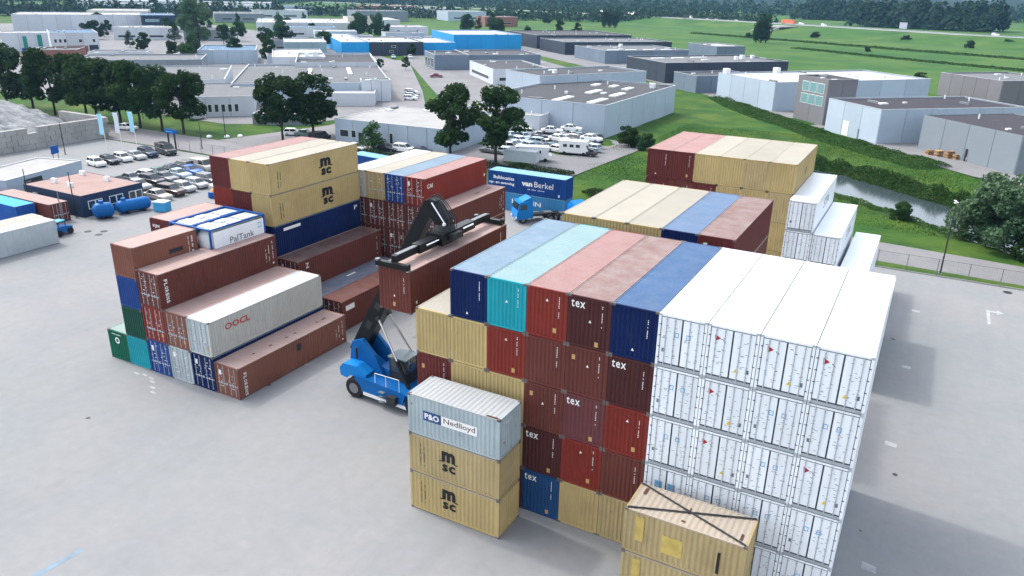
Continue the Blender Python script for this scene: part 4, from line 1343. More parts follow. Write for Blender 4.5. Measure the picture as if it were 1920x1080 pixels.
def car(kind, colr, loc, rotz, label, group=None, z=0.0, parts=True):
    M = car_meshes(kind); q = M['q']
    t = thing({'van': 'parked_van', 'suv': 'parked_car', 'sedan': 'parked_car', 'hatch': 'parked_car'}[kind], label, 'van' if kind == 'van' else 'car', (loc[0], loc[1], z), rotz, group)
    p = CP[colr]
    obj('body', M['body'], p, t); obj('windows', M['windows'], m_glass, t); obj('roof', M['roof'], p, t); obj('pillars', M['pillars'], p, t)['kind'] = 'stuff'
    if M['panel']:
        obj('load_bay', M['panel'], p, t)
    if parts:
        L2, w = q['L'] / 2, q['W'] / 2
        for x in (L2 - .8, -L2 + .75):
            for y in (-w + .1, w - .1):
                wl = obj('wheel', M['wheel'], m_tyre, t, (x, y, .31))
                obj('rim', M['rim'], m_rim, wl)
        for y in (-w + .3, w - .3):
            obj('headlight', M['lamp'], m_head, t, (L2 - .06, y, .66))
            obj('tail_light', M['lamp'], m_tail, t, (-L2 + .08, y, .75))
    return t

g_p = 'cars in the yard car park'
rowA = [('hatch', 'white'), ('hatch', 'black'), ('hatch', 'white'), ('sedan', 'silver'), ('suv', 'dark blue')]
ordn = ['first', 'second', 'third', 'fourth', 'fifth', 'sixth', 'seventh', 'eighth', 'ninth', 'tenth']
for i, (k, c) in enumerate(rowA):
    car(k, c, (-101.8 + .1 * i, 45.6 + i * 2.45), R(-8 + 3 * (i % 2)), f'{c} car, {ordn[i]} from the grey hut in the rear parking row', g_p)
car('van', 'black', (-100.6, 58.6), R(-12), 'black van with sloping nose near the gate and flags', g_p)
rowB = [('sedan', 'black'), ('sedan', 'grey'), ('hatch', 'white'), ('sedan', 'green'), ('sedan', 'dark blue'), ('suv', 'grey')]
for i, (k, c) in enumerate(rowB):
    car(k, c, (-87.6, 39.0 + i * 2.5), R(180 + random.uniform(-4, 4)), f'{c} car, {ordn[i]} from the office in the middle row facing the flags', g_p)
rowC = [('sedan', 'silver'), ('suv', 'black'), ('sedan', 'grey'), ('sedan', 'light blue'), ('sedan', 'blue'), ('van', 'beige')]
for i, (k, c) in enumerate(rowC):
    car(k, c, (-82.3 - .4 * i, 39.2 + i * 2.75), R(random.uniform(-5, 5)), f'{c} {"minivan" if k == "van" else "car"}, {ordn[i]} from the office in the middle row facing the container blocks', g_p)
rowD = [('sedan', 'beige'), ('suv', 'brown'), ('hatch', 'silver'), ('hatch', 'silver'), ('suv', 'grey'), ('sedan', 'dark blue')]
for i, (k, c) in enumerate(rowD):
    car(k, c, (-74.6 - .35 * i, 36.6 + i * 2.6), R(random.uniform(-6, 6)), f'{c} car, {ordn[i]} from the navy office in the nearest parking row', g_p)
car('hatch', 'red', (-77.3, 52.8), R(4), 'dark red car at the end of the nearest parking row behind the emblem block', g_p)
car('sedan', 'silver', (-71.3, 46.0), R(60), 'silver car parked slantwise behind the blue drum near the emblem block', g_p)
car('sedan', 'white', (-128.6, 71.0), R(12), 'white car on the road behind the blue flags')
g_r = 'cars by the roadside halls'
for i, (x, y, c) in enumerate(((-142.3, 90.5, 'white'), (-137.8, 89.8, 'white'), (-133.2, 89.2, 'black'), (-128.2, 88.7, 'silver'))):
    car('hatch', c, (x, y), R(70), f'{c} car, {ordn[i]} under the roadside trees by the office windows', g_r)
car('hatch', 'white', (-95.4, 86.0), R(30), 'white car behind the tall tree near the pale roofed hall', g_r)
car('sedan', 'green', (-92.6, 86.5), R(15), 'pale green car beside the white one near the pale roofed hall', g_r)
car('sedan', 'white', (-74.4, 80.6), R(5), 'white car in front of the pale roofed hall windows', g_r)
car('sedan', 'black', (-69.0, 83.2), R(8), 'black car beside the small round tree at the pale hall', g_r)
car('suv', 'white', (-65.6, 84.4), R(6), 'white car at the grey end of the pale roofed hall', g_r)
car('sedan', 'dark blue', (-62.0, 84.8), R(10), 'dark blue car under the twin trees by the pale hall', g_r)
car('van', 'black', (-86.6, 84.2), R(90), 'black van at the corner of the pale roofed hall', g_r)
for i, (x, y, c) in enumerate(((-116.2, 156.6, 'white'), (-112.6, 152.8, 'black'), (-110.6, 149.2, 'silver'), (-108.2, 145.2, 'white'))):
    car('hatch', c, (x, y), R(20), f'{c} car, {ordn[i]} along the street between the halls', g_r)
car('sedan', 'red', (-136.1, 199.4), R(40), 'red car parked before the white showroom in the distance', g_r)
for i, (x, y) in enumerate(((-165.5, 200), (-161.5, 195.5), (-156.5, 189.5))):
    car('hatch', 'white' if i != 1 else 'silver', (x, y), R(-45), f'{"white" if i != 1 else "silver"} car, {ordn[i]} along the flank of the long grey roofed hall', g_r)
for i, (x, y) in enumerate(((-205, 246), (-196, 254), (-191, 260), (-180, 270))):
    car('hatch', 'white' if i % 2 == 0 else 'light blue', (x, y), R(-45), f'{"white" if i % 2 == 0 else "light blue"} car, {ordn[i]} in front of the dark office between blue halls', g_r)

# scrapyard behind the blue company containers
g_s = 'scrapyard cars by the panelled hall'
cc = ['white', 'grey', 'black', 'light blue', 'silver', 'dark blue', 'grey', 'silver', 'dark blue', 'white', 'light blue', 'black']
rng = random.Random(11)
spots = []
for r in range(7):
    for c in range(7):
        x = -58.5 + c * 3.1 + r * 1.2 + rng.uniform(-.4, .4)
        y = 117.2 - r * 4.0 + rng.uniform(-.5, .5)
        if x > -34.8 or (r > 4 and c > 2):
            continue
        spots.append((r, c, x, y))
for n, (r, c, x, y) in enumerate(spots):
    colr = cc[(r * 5 + c * 3 + r * c) % len(cc)]
    if (r, c) == (0, 2):
        colr = 'red'
    car(['hatch', 'sedan', 'sedan', 'suv'][(r + 2 * c) % 4], colr, (x, y), R(rng.uniform(-25, 25) + (0 if c % 2 else 160)),
        f'{colr} scrapped car, row {ordn[r]} from the hall, {ordn[c]} from the twin trees', g_s)
    if rng.random() < .16:
        car('sedan', 'white', (x + .2, y), R(rng.uniform(-15, 15)), f'white wreck lying on top of a scrapped car, {ordn[c]} in row {ordn[r]} of the scrapyard', g_s, z=1.32)
for i, (x, y, a) in enumerate(((-37.2, 100.6, 12), (-41.0, 91.2, 25))):      # camper vans
    t = thing('camper_van', ['white camper van with dark side windows at the edge of the scrapyard', 'white box van nosed towards the grass bank of the scrapyard'][i], 'camper van', (x, y, 0), R(a))
    obj('body', MB().slab_y([(-3.0, .5), (2.9, .5), (3.0, 1.1), (2.5, 1.35), (2.2, 2.0), (2.6, 2.15), (2.4, 2.75), (-3.0, 2.75)], -1.1, 1.1), CP['white'], t)
    for s in (-1, 1):
        for x0 in (-2.2, -.9, .3):
            obj('window', MB().box(x0, s * 1.105 - .01, 1.55, x0 + .8, s * 1.105 + .01, 2.1), m_glass, t)
        for x0 in (-1.9, 1.9):
            wl = obj('wheel', MB().tube([(x0, s * 1.0 - .12, .36), (x0, s * 1.0 + .12, .36)], [.36, .36], 12), m_tyre, t)
    obj('windscreen', MB().beam((2.45, 0, 1.42), (2.22, 0, 1.98), 1.7, .03), m_glass, t)
t = thing('box_trailer', 'pale grey box trailer between scrapped cars and the blue container', 'trailer', (-41.4, 86.6, 0), R(8))
obj('body', MB().box(-3, -1.1, .7, 3, 1.1, 2.7), palegrey, t)
for s in (-1, 1):
    obj('wheel', MB().tube([(0.2, s * 1.05 - .12, .38), (.2, s * 1.05 + .12, .38)], [.38, .38], 12), m_tyre, t)

# tractor units near the blue containers
def truck(loc, rotz, label, cpaint):
    t = thing('truck_tractor', label, 'truck', (loc[0], loc[1], 0), rotz, 'blue truck tractors')
    cab_ = MB().slab_y([(.7, .7), (2.95, .55), (3.05, 1.1), (2.85, 2.0), (2.6, 2.95), (.75, 3.05)], -1.2, 1.2)
    cb = obj('cab', cab_, cpaint, t)
    obj('windscreen', MB().beam((2.92, 0, 1.95), (2.69, 0, 2.75), 2.2, .05), m_glass, cb)
    for s in (-1, 1):
        obj('side_window', MB().box(1.6, s * 1.205 - .01, 1.9, 2.5, s * 1.205 + .01, 2.6), m_glass, cb)
        obj('headlight', MB().box(3.0, s * .9 - .18, .75, 3.07, s * .9 + .18, .95), m_head, cb)
    obj('roof_deflector', MB().slab_y([(.8, 3.05), (2.2, 3.0), (1.0, 3.5)], -1.0, 1.0), m_machinelight, cb)
    obj('chassis', MB().box(-3.2, -.45, .7, .8, .45, .98), m_dark, t)
    obj('fifth_wheel', MB().box(-2.4, -.5, .985, -1.3, .5, 1.15), m_galv, t)
    obj('fuel_tank', MB().box(-.9, -1.15, .45, .5, -.6, .95), m_galv, t)
    for x in (2.1, -1.9):
        for y in (-1.0, 1.0):
            wl = obj('wheel', MB().tube([(x, y - .16, .5), (x, y + .16, .5)], [.5, .5], 14), m_tyre, t)
            obj('rim', MB().tube([(x, y - .17, .5), (x, y + .17, .5)], [.26, .26], 10), m_rim, wl)
    return t
truck((-23.0, 56.1), R(228), 'blue truck tractor with bare chassis in front of the light blue container', m_machinelight)
truck((-18.2, 57.4), R(-30), 'light blue truck at the end of the blue containers behind the pale roofed block', m_machinelight)

# ------------------------------------------------------------------ buildings
def bl(n, c, r=.6, **k):
    return paint('wall_' + n, c, r, dirt=k.get('dirt', .12), streak=k.get('streak', .25), spec=.2, rust=0)
w_white, w_pale, w_grey = bl('white', (.50, .53, .56)), bl('pale_blue', (.36, .43, .50)), bl('grey', (.19, .22, .245))
w_blue, w_slate, w_dark = bl('cyan', (.015, .27, .58)), bl('slate', (.14, .18, .23)), bl('charcoal', (.035, .045, .065))
w_brick, w_green, w_navy = bl('brick', (.22, .10, .08)), bl('green', (.02, .22, .18)), bl('navy', (.018, .035, .075))
w_stone = bl('grey_stone', (.17, .165, .175))
w_cream = bl('cream', (.58, .54, .46))
def rfm(n, c, **k):
    return paint('flat_roof_' + n, c, .85, dirt=.35, streak=0, dust=k.get('dust', .15), spec=.12, rust=0)
f_dark, f_grey, f_pale = rfm('felt', (.060, .062, .068), dust=.08), rfm('grey', (.125, .132, .138)), rfm('pale', (.34, .335, .325), dust=.1)
f_white, f_blue, f_black = rfm('white', (.38, .385, .39), dust=.05), rfm('blue', (0.094, 0.173, 0.259)), rfm('black', (0.040, 0.037, 0.045), dust=.05)
f_rose = rfm('rose', (0.331, 0.223, 0.194), dust=.2)
m_coping = plain('coping', (.42, .44, .46), .5)
m_skylight = plain('skylight', (.72, .72, .70), .35)
m_frame = plain('window_frame', (.70, .72, .72), .4)
m_doorwhite = plain('door_white', (.66, .68, .68), .5)

def hall(name, label, Apt, L, Wd, rot, h, wall, roof, cat='building', panels=(0, 0), coping=m_coping, skylights=(), windows=(), doors=(), vents=(), group=None,
         parapet=.35, wall2=None, base=0.0):
    """footprint: corner Apt, L along rot, Wd to its left"""
    u = Vector((math.cos(R(rot)), math.sin(R(rot))))
    v = Vector((-u.y, u.x))
    a = Vector(Apt)
    if panels == (0, 0) and name != 'far_hall' and h > 3.5:
        panels = (max(2, round(abs(L) / 6)), max(2, round(abs(Wd) / 6)))
        wall2 = wall2 or w_slate
    if L < 0:
        a = a + u * L; L = -L
    if Wd < 0:
        a = a + v * Wd; Wd = -Wd
    t = thing(name, label, cat, (a.x, a.y, base), R(rot), group)
    T = .12
    side = [((0, 0), (L, 0), 0), ((L, 0), (L, Wd), 1), ((L, Wd), (0, Wd), 0), ((0, Wd), (0, 0), 1)]
    obj('wall', MB().box(T, T, -.3, L - T, Wd - T, h - parapet - .06), wall2 or (m_dark if max(panels) else wall), t)
    for (p, q, ax) in side:
        n = max(1, panels[ax])
        p, q = Vector(p), Vector(q)
        d = (q - p) / n
        e = d.normalized(); inn = Vector((-e.y, e.x))
        gap = .05 if panels[ax] else 0.0
        for i in range(n):
            s0 = p + d * i + e * gap; s1 = p + d * (i + 1) - e * gap
            if ax == 1:
                s0 = s0 + e * (T if i == 0 else 0); s1 = s1 - e * (T if i == n - 1 else 0)
            m = MB().prism([tuple(s0), tuple(s1), tuple(s1 + inn * T), tuple(s0 + inn * T)], -.3, h)
            obj('wall_panel', m, wall, t)
    obj('roof', MB().box(T + .004, T + .004, h - parapet - .06, L - T - .004, Wd - T - .004, h - parapet), roof, t)
    if coping:
        c = MB()
        c.box(-.04, -.04, h, L + .04, .24, h + .07); c.box(-.04, Wd - .24, h, L + .04, Wd + .04, h + .07)
        c.box(-.04, .24, h, .24, Wd - .24, h + .07); c.box(L - .24, .24, h, L + .04, Wd - .24, h + .07)
        obj('coping', c, coping, t)
    for (x, y, w, d) in skylights:
        sk_ = obj('skylight', MB().box(x - w / 2, y - d / 2, h - parapet, x + w / 2, y + d / 2, h - parapet + .35), m_skylight, t)
    if h > 3.5:                                  # domes, ducts and pipes on the felt
        rr = random.Random(hash((round(L, 1), round(Wd, 1))) % 1000)
        for i in range(3 + int(L * Wd / 220)):
            x, y, q = rr.uniform(1.5, L - 1.5), rr.uniform(1.5, Wd - 1.5), rr.uniform(.4, 1.1)
            z = h - parapet
            k_ = rr.randrange(3)
            if k_ == 0:
                obj('roof_dome', MB().box(x - q, y - q * .6, z, x + q, y + q * .6, z + .3), m_skylight, t)
            elif k_ == 1:
                obj('roof_duct', MB().box(x - q * .4, y - q * 2, z, x + q * .4, y + q * 2, z + .45), m_galv, t)
            else:
                obj('roof_pipe', MB().tube([(x, y, z), (x, y, z + .9)], [.16, .16], 8), m_lamp, t)
    for (x, y, s) in vents:
        obj('roof_vent', MB().box(x - s / 2, y - s / 2, h - parapet, x + s / 2, y + s / 2, h - parapet + s), m_lamp, t)
    def onside(k, s, z, w, hh, name_, mat, proud, sub=None, frame=None):
        p, q, ax = side[k]
        p, q = Vector(p), Vector(q)
        e = (q - p).normalized(); out = Vector((e.y, -e.x))
        a0 = p + e * s; a1 = p + e * (s + w)
        m = MB().prism([tuple(a0 + out * .01), tuple(a0 + out * proud), tuple(a1 + out * proud), tuple(a1 + out * .01)], z, z + hh)
        m.f = [tuple(reversed(f)) for f in m.f]
        o_ = obj(name_, m, frame or mat, t)
        if sub:
            i = .10
            b0 = a0 + e * i; b1 = a1 - e * i
            m2 = MB().prism([tuple(b0 + out * proud), tuple(b0 + out * (proud + .012)), tuple(b1 + out * (proud + .012)), tuple(b1 + out * proud)], z + i, z + hh - i)
            m2.f = [tuple(reversed(f)) for f in m2.f]
            obj(sub, m2, mat, o_)
        return o_
    for wdef in windows:
        k, s, z, w, hh = wdef[:5]
        onside(k, s, z, w, hh, 'window', wdef[5] if len(wdef) > 5 else m_glass, .05, 'pane', m_frame)
    for ddef in doors:
        k, s, w, hh = ddef[:4]
        onside(k, s, 0, w, hh, 'door', ddef[4] if len(ddef) > 4 else m_dark, .06)
    t['_h'] = h
    return t

# halls close behind the yard
hall('panelled_hall', 'pale blue panelled hall with dark roof and long skylights beside the scrapyard', (-39.2, 120.2), 46.8, 30.6, 89.5, 6.9, w_pale, f_dark, panels=(6, 4),
     skylights=((7, 5.0, 8.5, 1.7), (6, 13, 8.5, 1.7), (20, 5.5, 7, 1.7), (22, 12.5, 7, 1.7), (33, 8, 5, 1.6), (36, 13, 3.5, 1.6), (36, 18, 3.5, 1.6)), vents=((16, 17, .6), (40, 4, 1.2)))
hall('raised_hall', 'raised dark roofed part behind the skylight hall with pale blue front', (-70.0, 150.0), 36, 17.5, 60, 8.6, w_pale, f_dark, panels=(3, 2), vents=((10, 8, 1),))
hall('low_annex', 'white rimmed low annex behind the twin trees left of the skylight hall', (-72.0, 113.0), 20, 16, 5, 4.2, w_white, f_pale, skylights=((6, 8, 6, 3), (14, 10, 4, 2)), doors=((0, 3, 3, 2.6, w_slate),))
hall('pale_roofed_hall', 'low hall with smooth pale roof behind the small round tree', (-84.2, 86.2), 26.2, 21.0, 3, 4.5, w_pale, f_pale, panels=(6, 4), parapet=.02,
     windows=((0, 1.2, 1.0, 2.2, 1.5), (0, 4.0, 1.0, 1.2, 1.6), (0, 9.2, 1.0, 1.6, 1.5), (0, 13.2, .6, .9, 2.2)), doors=((0, 5.8, 1.1, 2.2),))
hall('long_grey_hall', 'long grey roofed hall with pale blue tower corner behind the tall twin trees', (-111.8, 141.2), 42, -54.3, 222, 4.9, w_pale, f_grey, panels=(5, 6),
     skylights=((10, 20, 1.2, 20), (22, 24, 1.2, 24)), windows=((0, 8, 1, 3, 1.6),), doors=((0, 2, 3, 3.2, w_slate),))
hall('tower_corner', 'pale blue ribbed corner block at the end of the long grey hall', (-111.3, 140.6), 8.0, -5.5, 222, 5.6, w_white, f_pale, panels=(3, 2))
hall('white_canopy_hall', 'low white loading shed below the long grey hall', (-122.0, 121.0), 16.0, 12, 35, 3.2, w_white, f_white)
hall('office_hall', 'white office with a row of dark windows under the roadside trees', (-121.6, 100.5), 16.5, -30.0, 225, 4.6, w_white, f_grey,
     windows=tuple((0 if False else 2, 1.4 + i * 1.5, 1.0, 1.0, 1.9) for i in range(8)) + tuple((0, 1.4 + i * 1.5, 1.0, 1.0, 1.9) for i in range(8)), doors=((0, 14, 1.8, 2.6), (1, 3, 2, 2.5)))
hall('garage', 'small flat white roofed garage beside the grass verge', (-112.5, 91.0), 12.5, 7, 28, 2.4, w_grey, f_white)
hall('grey_flat_hall', 'grey flat roofed hall with white sloping flank behind the roadside trees', (-151.3, 118.5), 24, -42, 225, 5.0, w_white, f_grey, panels=(3, 4), doors=((0, 2, 3, 3),))
hall('dark_roof_hall', 'wide dark grey roofed hall beyond the roadside trees', (-205.0, 156.6), 40, -24, 225, 5.0, w_grey, f_grey)
hall('blue_gable_hall', 'hall with blue roof behind the grey flat roofed one', (-221.1, 197.2), 22, -30, 225, 5.2, w_pale, f_blue, coping=m_coping)
hall('parapet_hall', 'hall with white parapet around a dark roof before the cyan buildings', (-165.3, 160.5), 26.6, 40.4, 42, 6, w_white, f_dark, parapet=.9)
hall('white_gable_hall', 'tall white hall with arched gable behind the parapet hall', (-187, 172.0), 18.4, 40, 45, 5.8, w_white, f_white, vents=((15, 3, 2.0), (12, 4, 1.3)))
hall('teal_grey_hall', 'teal grey hall with flat front behind the white gable', (-232, 224), 18, 30, 45, 6.6, bl('teal_grey', (.20, .29, .32)), f_white)
hall('cyan_tall_hall', 'tall bright cyan hall with white roof', (-200.5, 310.8), 36.6, 47.4, 48, 7.8, w_blue, f_white, panels=(5, 0))
hall('cyan_low_hall', 'low cyan wing left of the tall cyan hall', (-201.4, 285.6), 15.8, 43.0, 48, 5, w_blue, f_white, doors=((0, 3, 11, 1.0),))
hall('dark_office', 'dark office front between the two cyan wings', (-212.1, 257.7), 25.2, 41.4, 48, 6, w_dark, f_white, windows=((0, 10, 3.5, 2, 1), (0, 9, 1.4, 2, .9)))
hall('cyan_end_hall', 'cyan end hall behind the parapet hall', (-221.1, 248.6), 12.7, 75.0, 48, 6, w_blue, f_pale)
hall('slate_box_hall', 'slate grey boxy hall with glazed corner by the far street', (-151.4, 221.1), 13.5, 21.8, 45, 5.6, w_slate, f_dark, windows=((3, 2, .6, 4, 3), (3, 8, .6, 4, 3), (3, 14, .6, 5, 3.4)))
hall('showroom', 'white showroom with striped front and dark roof in the middle distance', (-108.1, 191.4), 20.0, 34, 45, 5, w_white, f_dark, windows=((3, 4, 1.2, 24, 1.2), (0, 2, 1.2, 12, 1.2)))
hall('dark_roof_shop', 'dark flat roofed shop behind the white showroom', (-145.5, 236.9), 30.0, 28, 45, 5, w_slate, f_dark)
hall('charcoal_hall', 'charcoal hall farthest behind, next to the cyan hall', (-174.9, 353.7), 57.0, 50.1, 48, 7, w_dark, f_dark)
hall('charcoal_hall', 'charcoal hall with grey roof, second from the cyan hall', (-144.9, 325.5), 59.9, 34.7, 48, 6, w_dark, f_grey)
hall('slate_hall', 'slate hall with oval roof lights before the charcoal ones', (-109.7, 291.6), 41.8, 33.4, 48, 5.5, w_slate, f_grey,
     skylights=tuple((6 + i * 9, 5, 5, 1.6) for i in range(4)), vents=((20, 25, 1.5),))
hall('dark_front_hall', 'dark blue fronted hall with wide grey roof and chimneys', (-63.2, 233.3), 51.1, 29.4, 48, 6.8, w_dark, f_grey, skylights=((8, 20, 5, 1.5), (17, 21, 5, 1.5), (26, 22, 5, 1.5)),
     vents=((38, 14, 1.2), (42, 16, 1.4), (48, 18, 1.2)), windows=())
hall('dark_penthouse', 'small dark block with pale roof rising behind the dark fronted hall', (-76.2, 350.4), 16, 26, 48, 6, w_slate, f_pale)
hall('charcoal_annex', 'low charcoal annex with open gate beside the pale wide hall', (-46, 212), 22, 14, 48, 5.2, w_slate, f_dark, doors=((0, 8, 5, 4),))
hall('wide_pale_hall', 'wide pale hall with light roof and dark gate behind the glazed tower', (-17.0, 184.9), 53.7, 27.1, 48, 7.5, w_pale, f_white, panels=(6, 4), doors=((0, 7.5, 5, 4.6),),
     vents=((2, 26, 1.6), (20, 26.2, 1.6), (44, 8, .8)))
tw = hall('glazed_tower', 'dark stone tower with six teal panes above the grass bank', (-1.6, 167.2), 8.2, 12.1, 44, 10.7, w_stone, f_dark, coping=plain('stone_coping', (.26, .26, .27), .6),
          windows=tuple((3, 2.1 + c * 3.0, 4.3 + r * 2.9, 2.7, 2.4, m_tealglass) for r in range(2) for c in range(3)))
hall('white_hall', 'pale blue white hall with black roof and white side door right of the tower', (12.1, 147.1), 37, 18.5, 42, 7.2, w_pale, f_black, parapet=.25,
     doors=((3, 6.5, 2.2, 3.2, m_doorwhite), (3, 12, .5, 2.2, w_slate)))
hall('grey_hall', 'grey hall with dark roof at the picture edge above the big bushy tree', (36.5, 127.8), 22, 24.5, 42, 7, w_grey, f_black, parapet=.2, coping=None)
hall('corrugated_hall', 'grey corrugated hall with white downpipes in the distance by the meadow', (37.6, 238.7), 26, 25, 42, 7, w_stone, f_grey, panels=(4, 5))
# far left estate
hall('brick_office', 'brick and white office with small dark windows behind the roadside trees', (-296.5, 160.5), 17.5, 30, 60, 10, w_white, f_blue, wall2=None,
     windows=tuple((0, 1.2 + i * 1.7, 6.2, 1.1, 1.5) for i in range(3)) + ((0, 10, 6.2, 1.4, 1.4), (0, 15, 6.2, 1.2, 1.4)), doors=((0, 13.5, 3.4, 5.2, w_dark), (0, .4, 12.6, 5.0, w_brick)))
hall('green_door_hall', 'white hall with green door stripes at the edge of the estate', (-342.2, 166.6), 19.5, 18, 60, 8, w_white, f_white, doors=((0, 8.0, 1.6, 6.6, w_green), (0, 13.6, 1.8, 7.2, w_green), (0, 7, 6, 1.6, midblue)))
hall('long_white_hall', 'very long white hall with ribbed front near the horizon', (-491.0, 257.3), 72.5, 52.1, 54, 10, w_white, f_pale, panels=(9, 0))
hall('navy_office', 'navy glazed office at the end of the long white hall', (-432.0, 304.8), 19.9, 50, 54, 10.5, w_navy, f_blue, windows=((0, 2, 6.5, 8, 1.6, m_tealglass), (0, 2, 2.5, 4, 1.6, m_tealglass)))
hall('distant_white_hall', 'distant white roofed hall beyond the teal grey one', (-394.5, 364.4), 63.2, 80, 45, 6, w_white, f_white, windows=((0, 20, 2.2, 12, 1.8),))
hall('distant_grey_hall', 'distant pale hall with long window band beside the round tree', (-304.1, 393.2), 26, 30, 48, 5.5, w_white, f_pale, windows=((0, 5, 1.5, 2, 2), (0, 18, 2.4, 1.4, 1.2)))
hall('distant_shed', 'distant white shed behind the round tree', (-395.7, 492.3), 22, 60, 48, 5, w_white, f_white)
far = [(-522, 441, 40, 60, 'grey'), (-560, 520, 50, 40, 'white'), (-640, 600, 60, 50, 'blue'), (-700, 470, 70, 40, 'white'), (-600, 380, 45, 60, 'cream'), (-470, 560, 50, 45, 'grey'),
       (-760, 640, 90, 60, 'white'), (-820, 520, 80, 60, 'pale'), (-520, 700, 60, 40, 'white'), (-900, 720, 120, 80, 'white'), (-640, 780, 70, 50, 'brick'), (-420, 640, 40, 40, 'pale'),
       (-1010, 640, 160, 90, 'white'), (-330, 560, 30, 24, 'brick'), (-370, 430, 24, 20, 'cream')]
wmap = {'grey': (w_grey, f_grey), 'white': (w_white, f_white), 'blue': (w_pale, f_blue), 'cream': (w_cream, f_pale), 'pale': (w_pale, f_pale), 'brick': (w_brick, f_rose)}
for i, (x, y, l, w_, k) in enumerate(far):
    wl, rf = wmap[k]
    hall('far_hall', f'far {k} hall on the hazy horizon, {ordn[i] if i < 10 else ["eleventh", "twelfth", "thirteenth", "fourteenth", "fifteenth"][i - 10]} behind the roadside trees', (x, y), l, w_, 50, 7 + (i % 3), wl, rf,
         group='far halls on the horizon', windows=((0, l * .15, 2, l * .2, 1.5), (0, l * .55, 2, l * .25, 1.5)))

small = [(-158, 142, 14, 10, 4.2, w_pale, f_grey, 'small grey roofed hall behind the flat white flank'), (-176, 150, 16, 12, 4.5, w_white, f_dark, 'small dark roofed hall next to the parapet hall'),
         (-204, 186, 18, 12, 4.6, w_pale, f_grey, 'grey roofed shed between blue roof and white gable'), (-240, 236, 16, 22, 5, w_white, f_grey, 'narrow white shed near the teal grey hall'),
         (-262, 246, 20, 16, 5.2, w_grey, f_dark, 'grey shed before the tall hazy tree'), (-270, 292, 26, 18, 5, w_white, f_grey, 'white shed beyond the teal grey hall'),
         (-300, 318, 24, 20, 5.4, w_pale, f_white, 'pale shed in front of the distant white hall'), (-340, 336, 30, 22, 5.6, w_white, f_blue, 'blue roofed shed beside the distant white hall'),
         (-352, 270, 26, 20, 6, w_grey, f_grey, 'grey hall right of the brick office'), (-384, 250, 30, 24, 6.5, w_white, f_pale, 'pale hall in front of the long white one'),
         (-258, 150, 20, 14, 5, w_white, f_grey, 'white shed left of the dark roofed hall'), (-284, 144, 16, 16, 5, w_brick, f_grey, 'brick shed below the brick office'),
         (-236, 300, 20, 18, 5, w_white, f_pale, 'white shed behind the cyan end hall'), (-260, 332, 22, 20, 5.5, w_pale, f_grey, 'grey roofed shed left of the cyan low wing')]
for (x, y, l, w_, h_, wm_, rm_, lab) in small:
    hall('small_hall', lab, (x, y), l, w_, 45, h_, wm_, rm_, windows=((0, 2, 1.2, l * .3, 1.3), (0, l * .6, 1.2, l * .25, 1.3)), doors=((3, 3, 3, 3, w_slate),), group='small halls of the estate')

# site office and grey hut
of = hall('site_office', 'navy site office with rosy flat roof and white framed windows', (-87.0, 24.9), 12.6, 9.3, 0, 2.95, w_navy, f_rose, parapet=.03, coping=None,
          windows=((1, .9, .95, 1.05, 1.15), (1, 1.95, .95, 1.05, 1.15), (1, 4.0, .95, 1.05, 1.15), (1, 5.05, .95, 1.05, 1.15), (1, 7.0, .95, 1.05, 1.15), (1, 8.05, .95, 1.05, 1.15), (0, 2, 1.2, 1, .9)))
for i, (x, y) in enumerate(((2.2, 2.6), (6.4, 2.2), (7.2, 7.2), (1.0, 7.6))):
    obj('roof_unit', MB().box(x, y, 2.921, x + .9, y + .45, 3.55), m_lamp, of)
hut = hall('grey_hut', 'pale grey hut with dark sign board behind the navy office', (-90.5, 24.5), 14.5, 8.0, 106, 3.0, w_pale, f_pale, parapet=.05)
place(hut, UNIT, m_dark, (3.0, -.02, 1.7), (1, 0, 0), UP, 3.4, .75, 'sign_board')
place(hut, UNIT, m_galv, (3.3, -.026, 1.95), (1, 0, 0), UP, 1.0, .25, 'sign_stripe')

# blue tanks and boxes by the office
def tank(a, b, r, label, mat):
    t = thing('storage_tank', label, 'tank', (a[0], a[1], 0), 0, 'blue tanks beside the office')
    A_, B_ = Vector((0, 0, r + .15)), Vector((b[0] - a[0], b[1] - a[1], r + .15))
    d = (B_ - A_).normalized()
    pts = [A_ - d * r * .55, A_ - d * r * .4, A_ - d * .1, A_ + d * .15, B_ - d * .15, B_ + d * .1, B_ + d * r * .4, B_ + d * r * .55]
    obj('shell', MB().tube(pts, [r * .35, r * .7, r * .95, r, r, r * .95, r * .7, r * .35], 20), mat, t, smooth=True)
    obj('manhole', MB().tube([A_ + d * .6 + Vector((0, 0, r - .1)), A_ + d * .6 + Vector((0, 0, r + .3))], [.3, .3], 12), mat, t)
    for f in (.2, .8):
        p = A_ + (B_ - A_) * f
        obj('saddle', MB().box(p.x - .7, p.y - .15, 0, p.x + .7, p.y + .15, r * .6), m_dark, t)
    return t
tank((-72.4, 25.6), (-71.6, 26.9), 1.0, 'short fat blue tank near the office corner', m_machineblue)
tank((-72.0, 28.6), (-71.2, 32.2), .85, 'long blue tank lying below the office windows', m_machineblue)
t = thing('waste_skip', 'light blue box skip beside the long blue tank', 'skip', (-68.6, 32.6, 0), R(15))
sk_ = MB().box(-.9, -.7, .1, .9, .7, 1.35)
obj('bin', sk_, skyblue, t)
obj('lid', MB().box(-.95, -.75, 1.352, .95, .75, 1.45), plain('skip_lid', (.55, .68, .72), .5), t)
t = thing('blue_drum', 'round blue drum with rusty top near the parked cars', 'drum', (-68.6, 41.6, 0))
obj('body', MB().tube([(0, 0, 0), (0, 0, .15), (0, 0, .9)], [.8, .95, .9], 16), midblue, t)
obj('contents', MB().tube([(0, 0, .85), (.1, 0, 1.3)], [.7, .35], 10), m_orange, t)
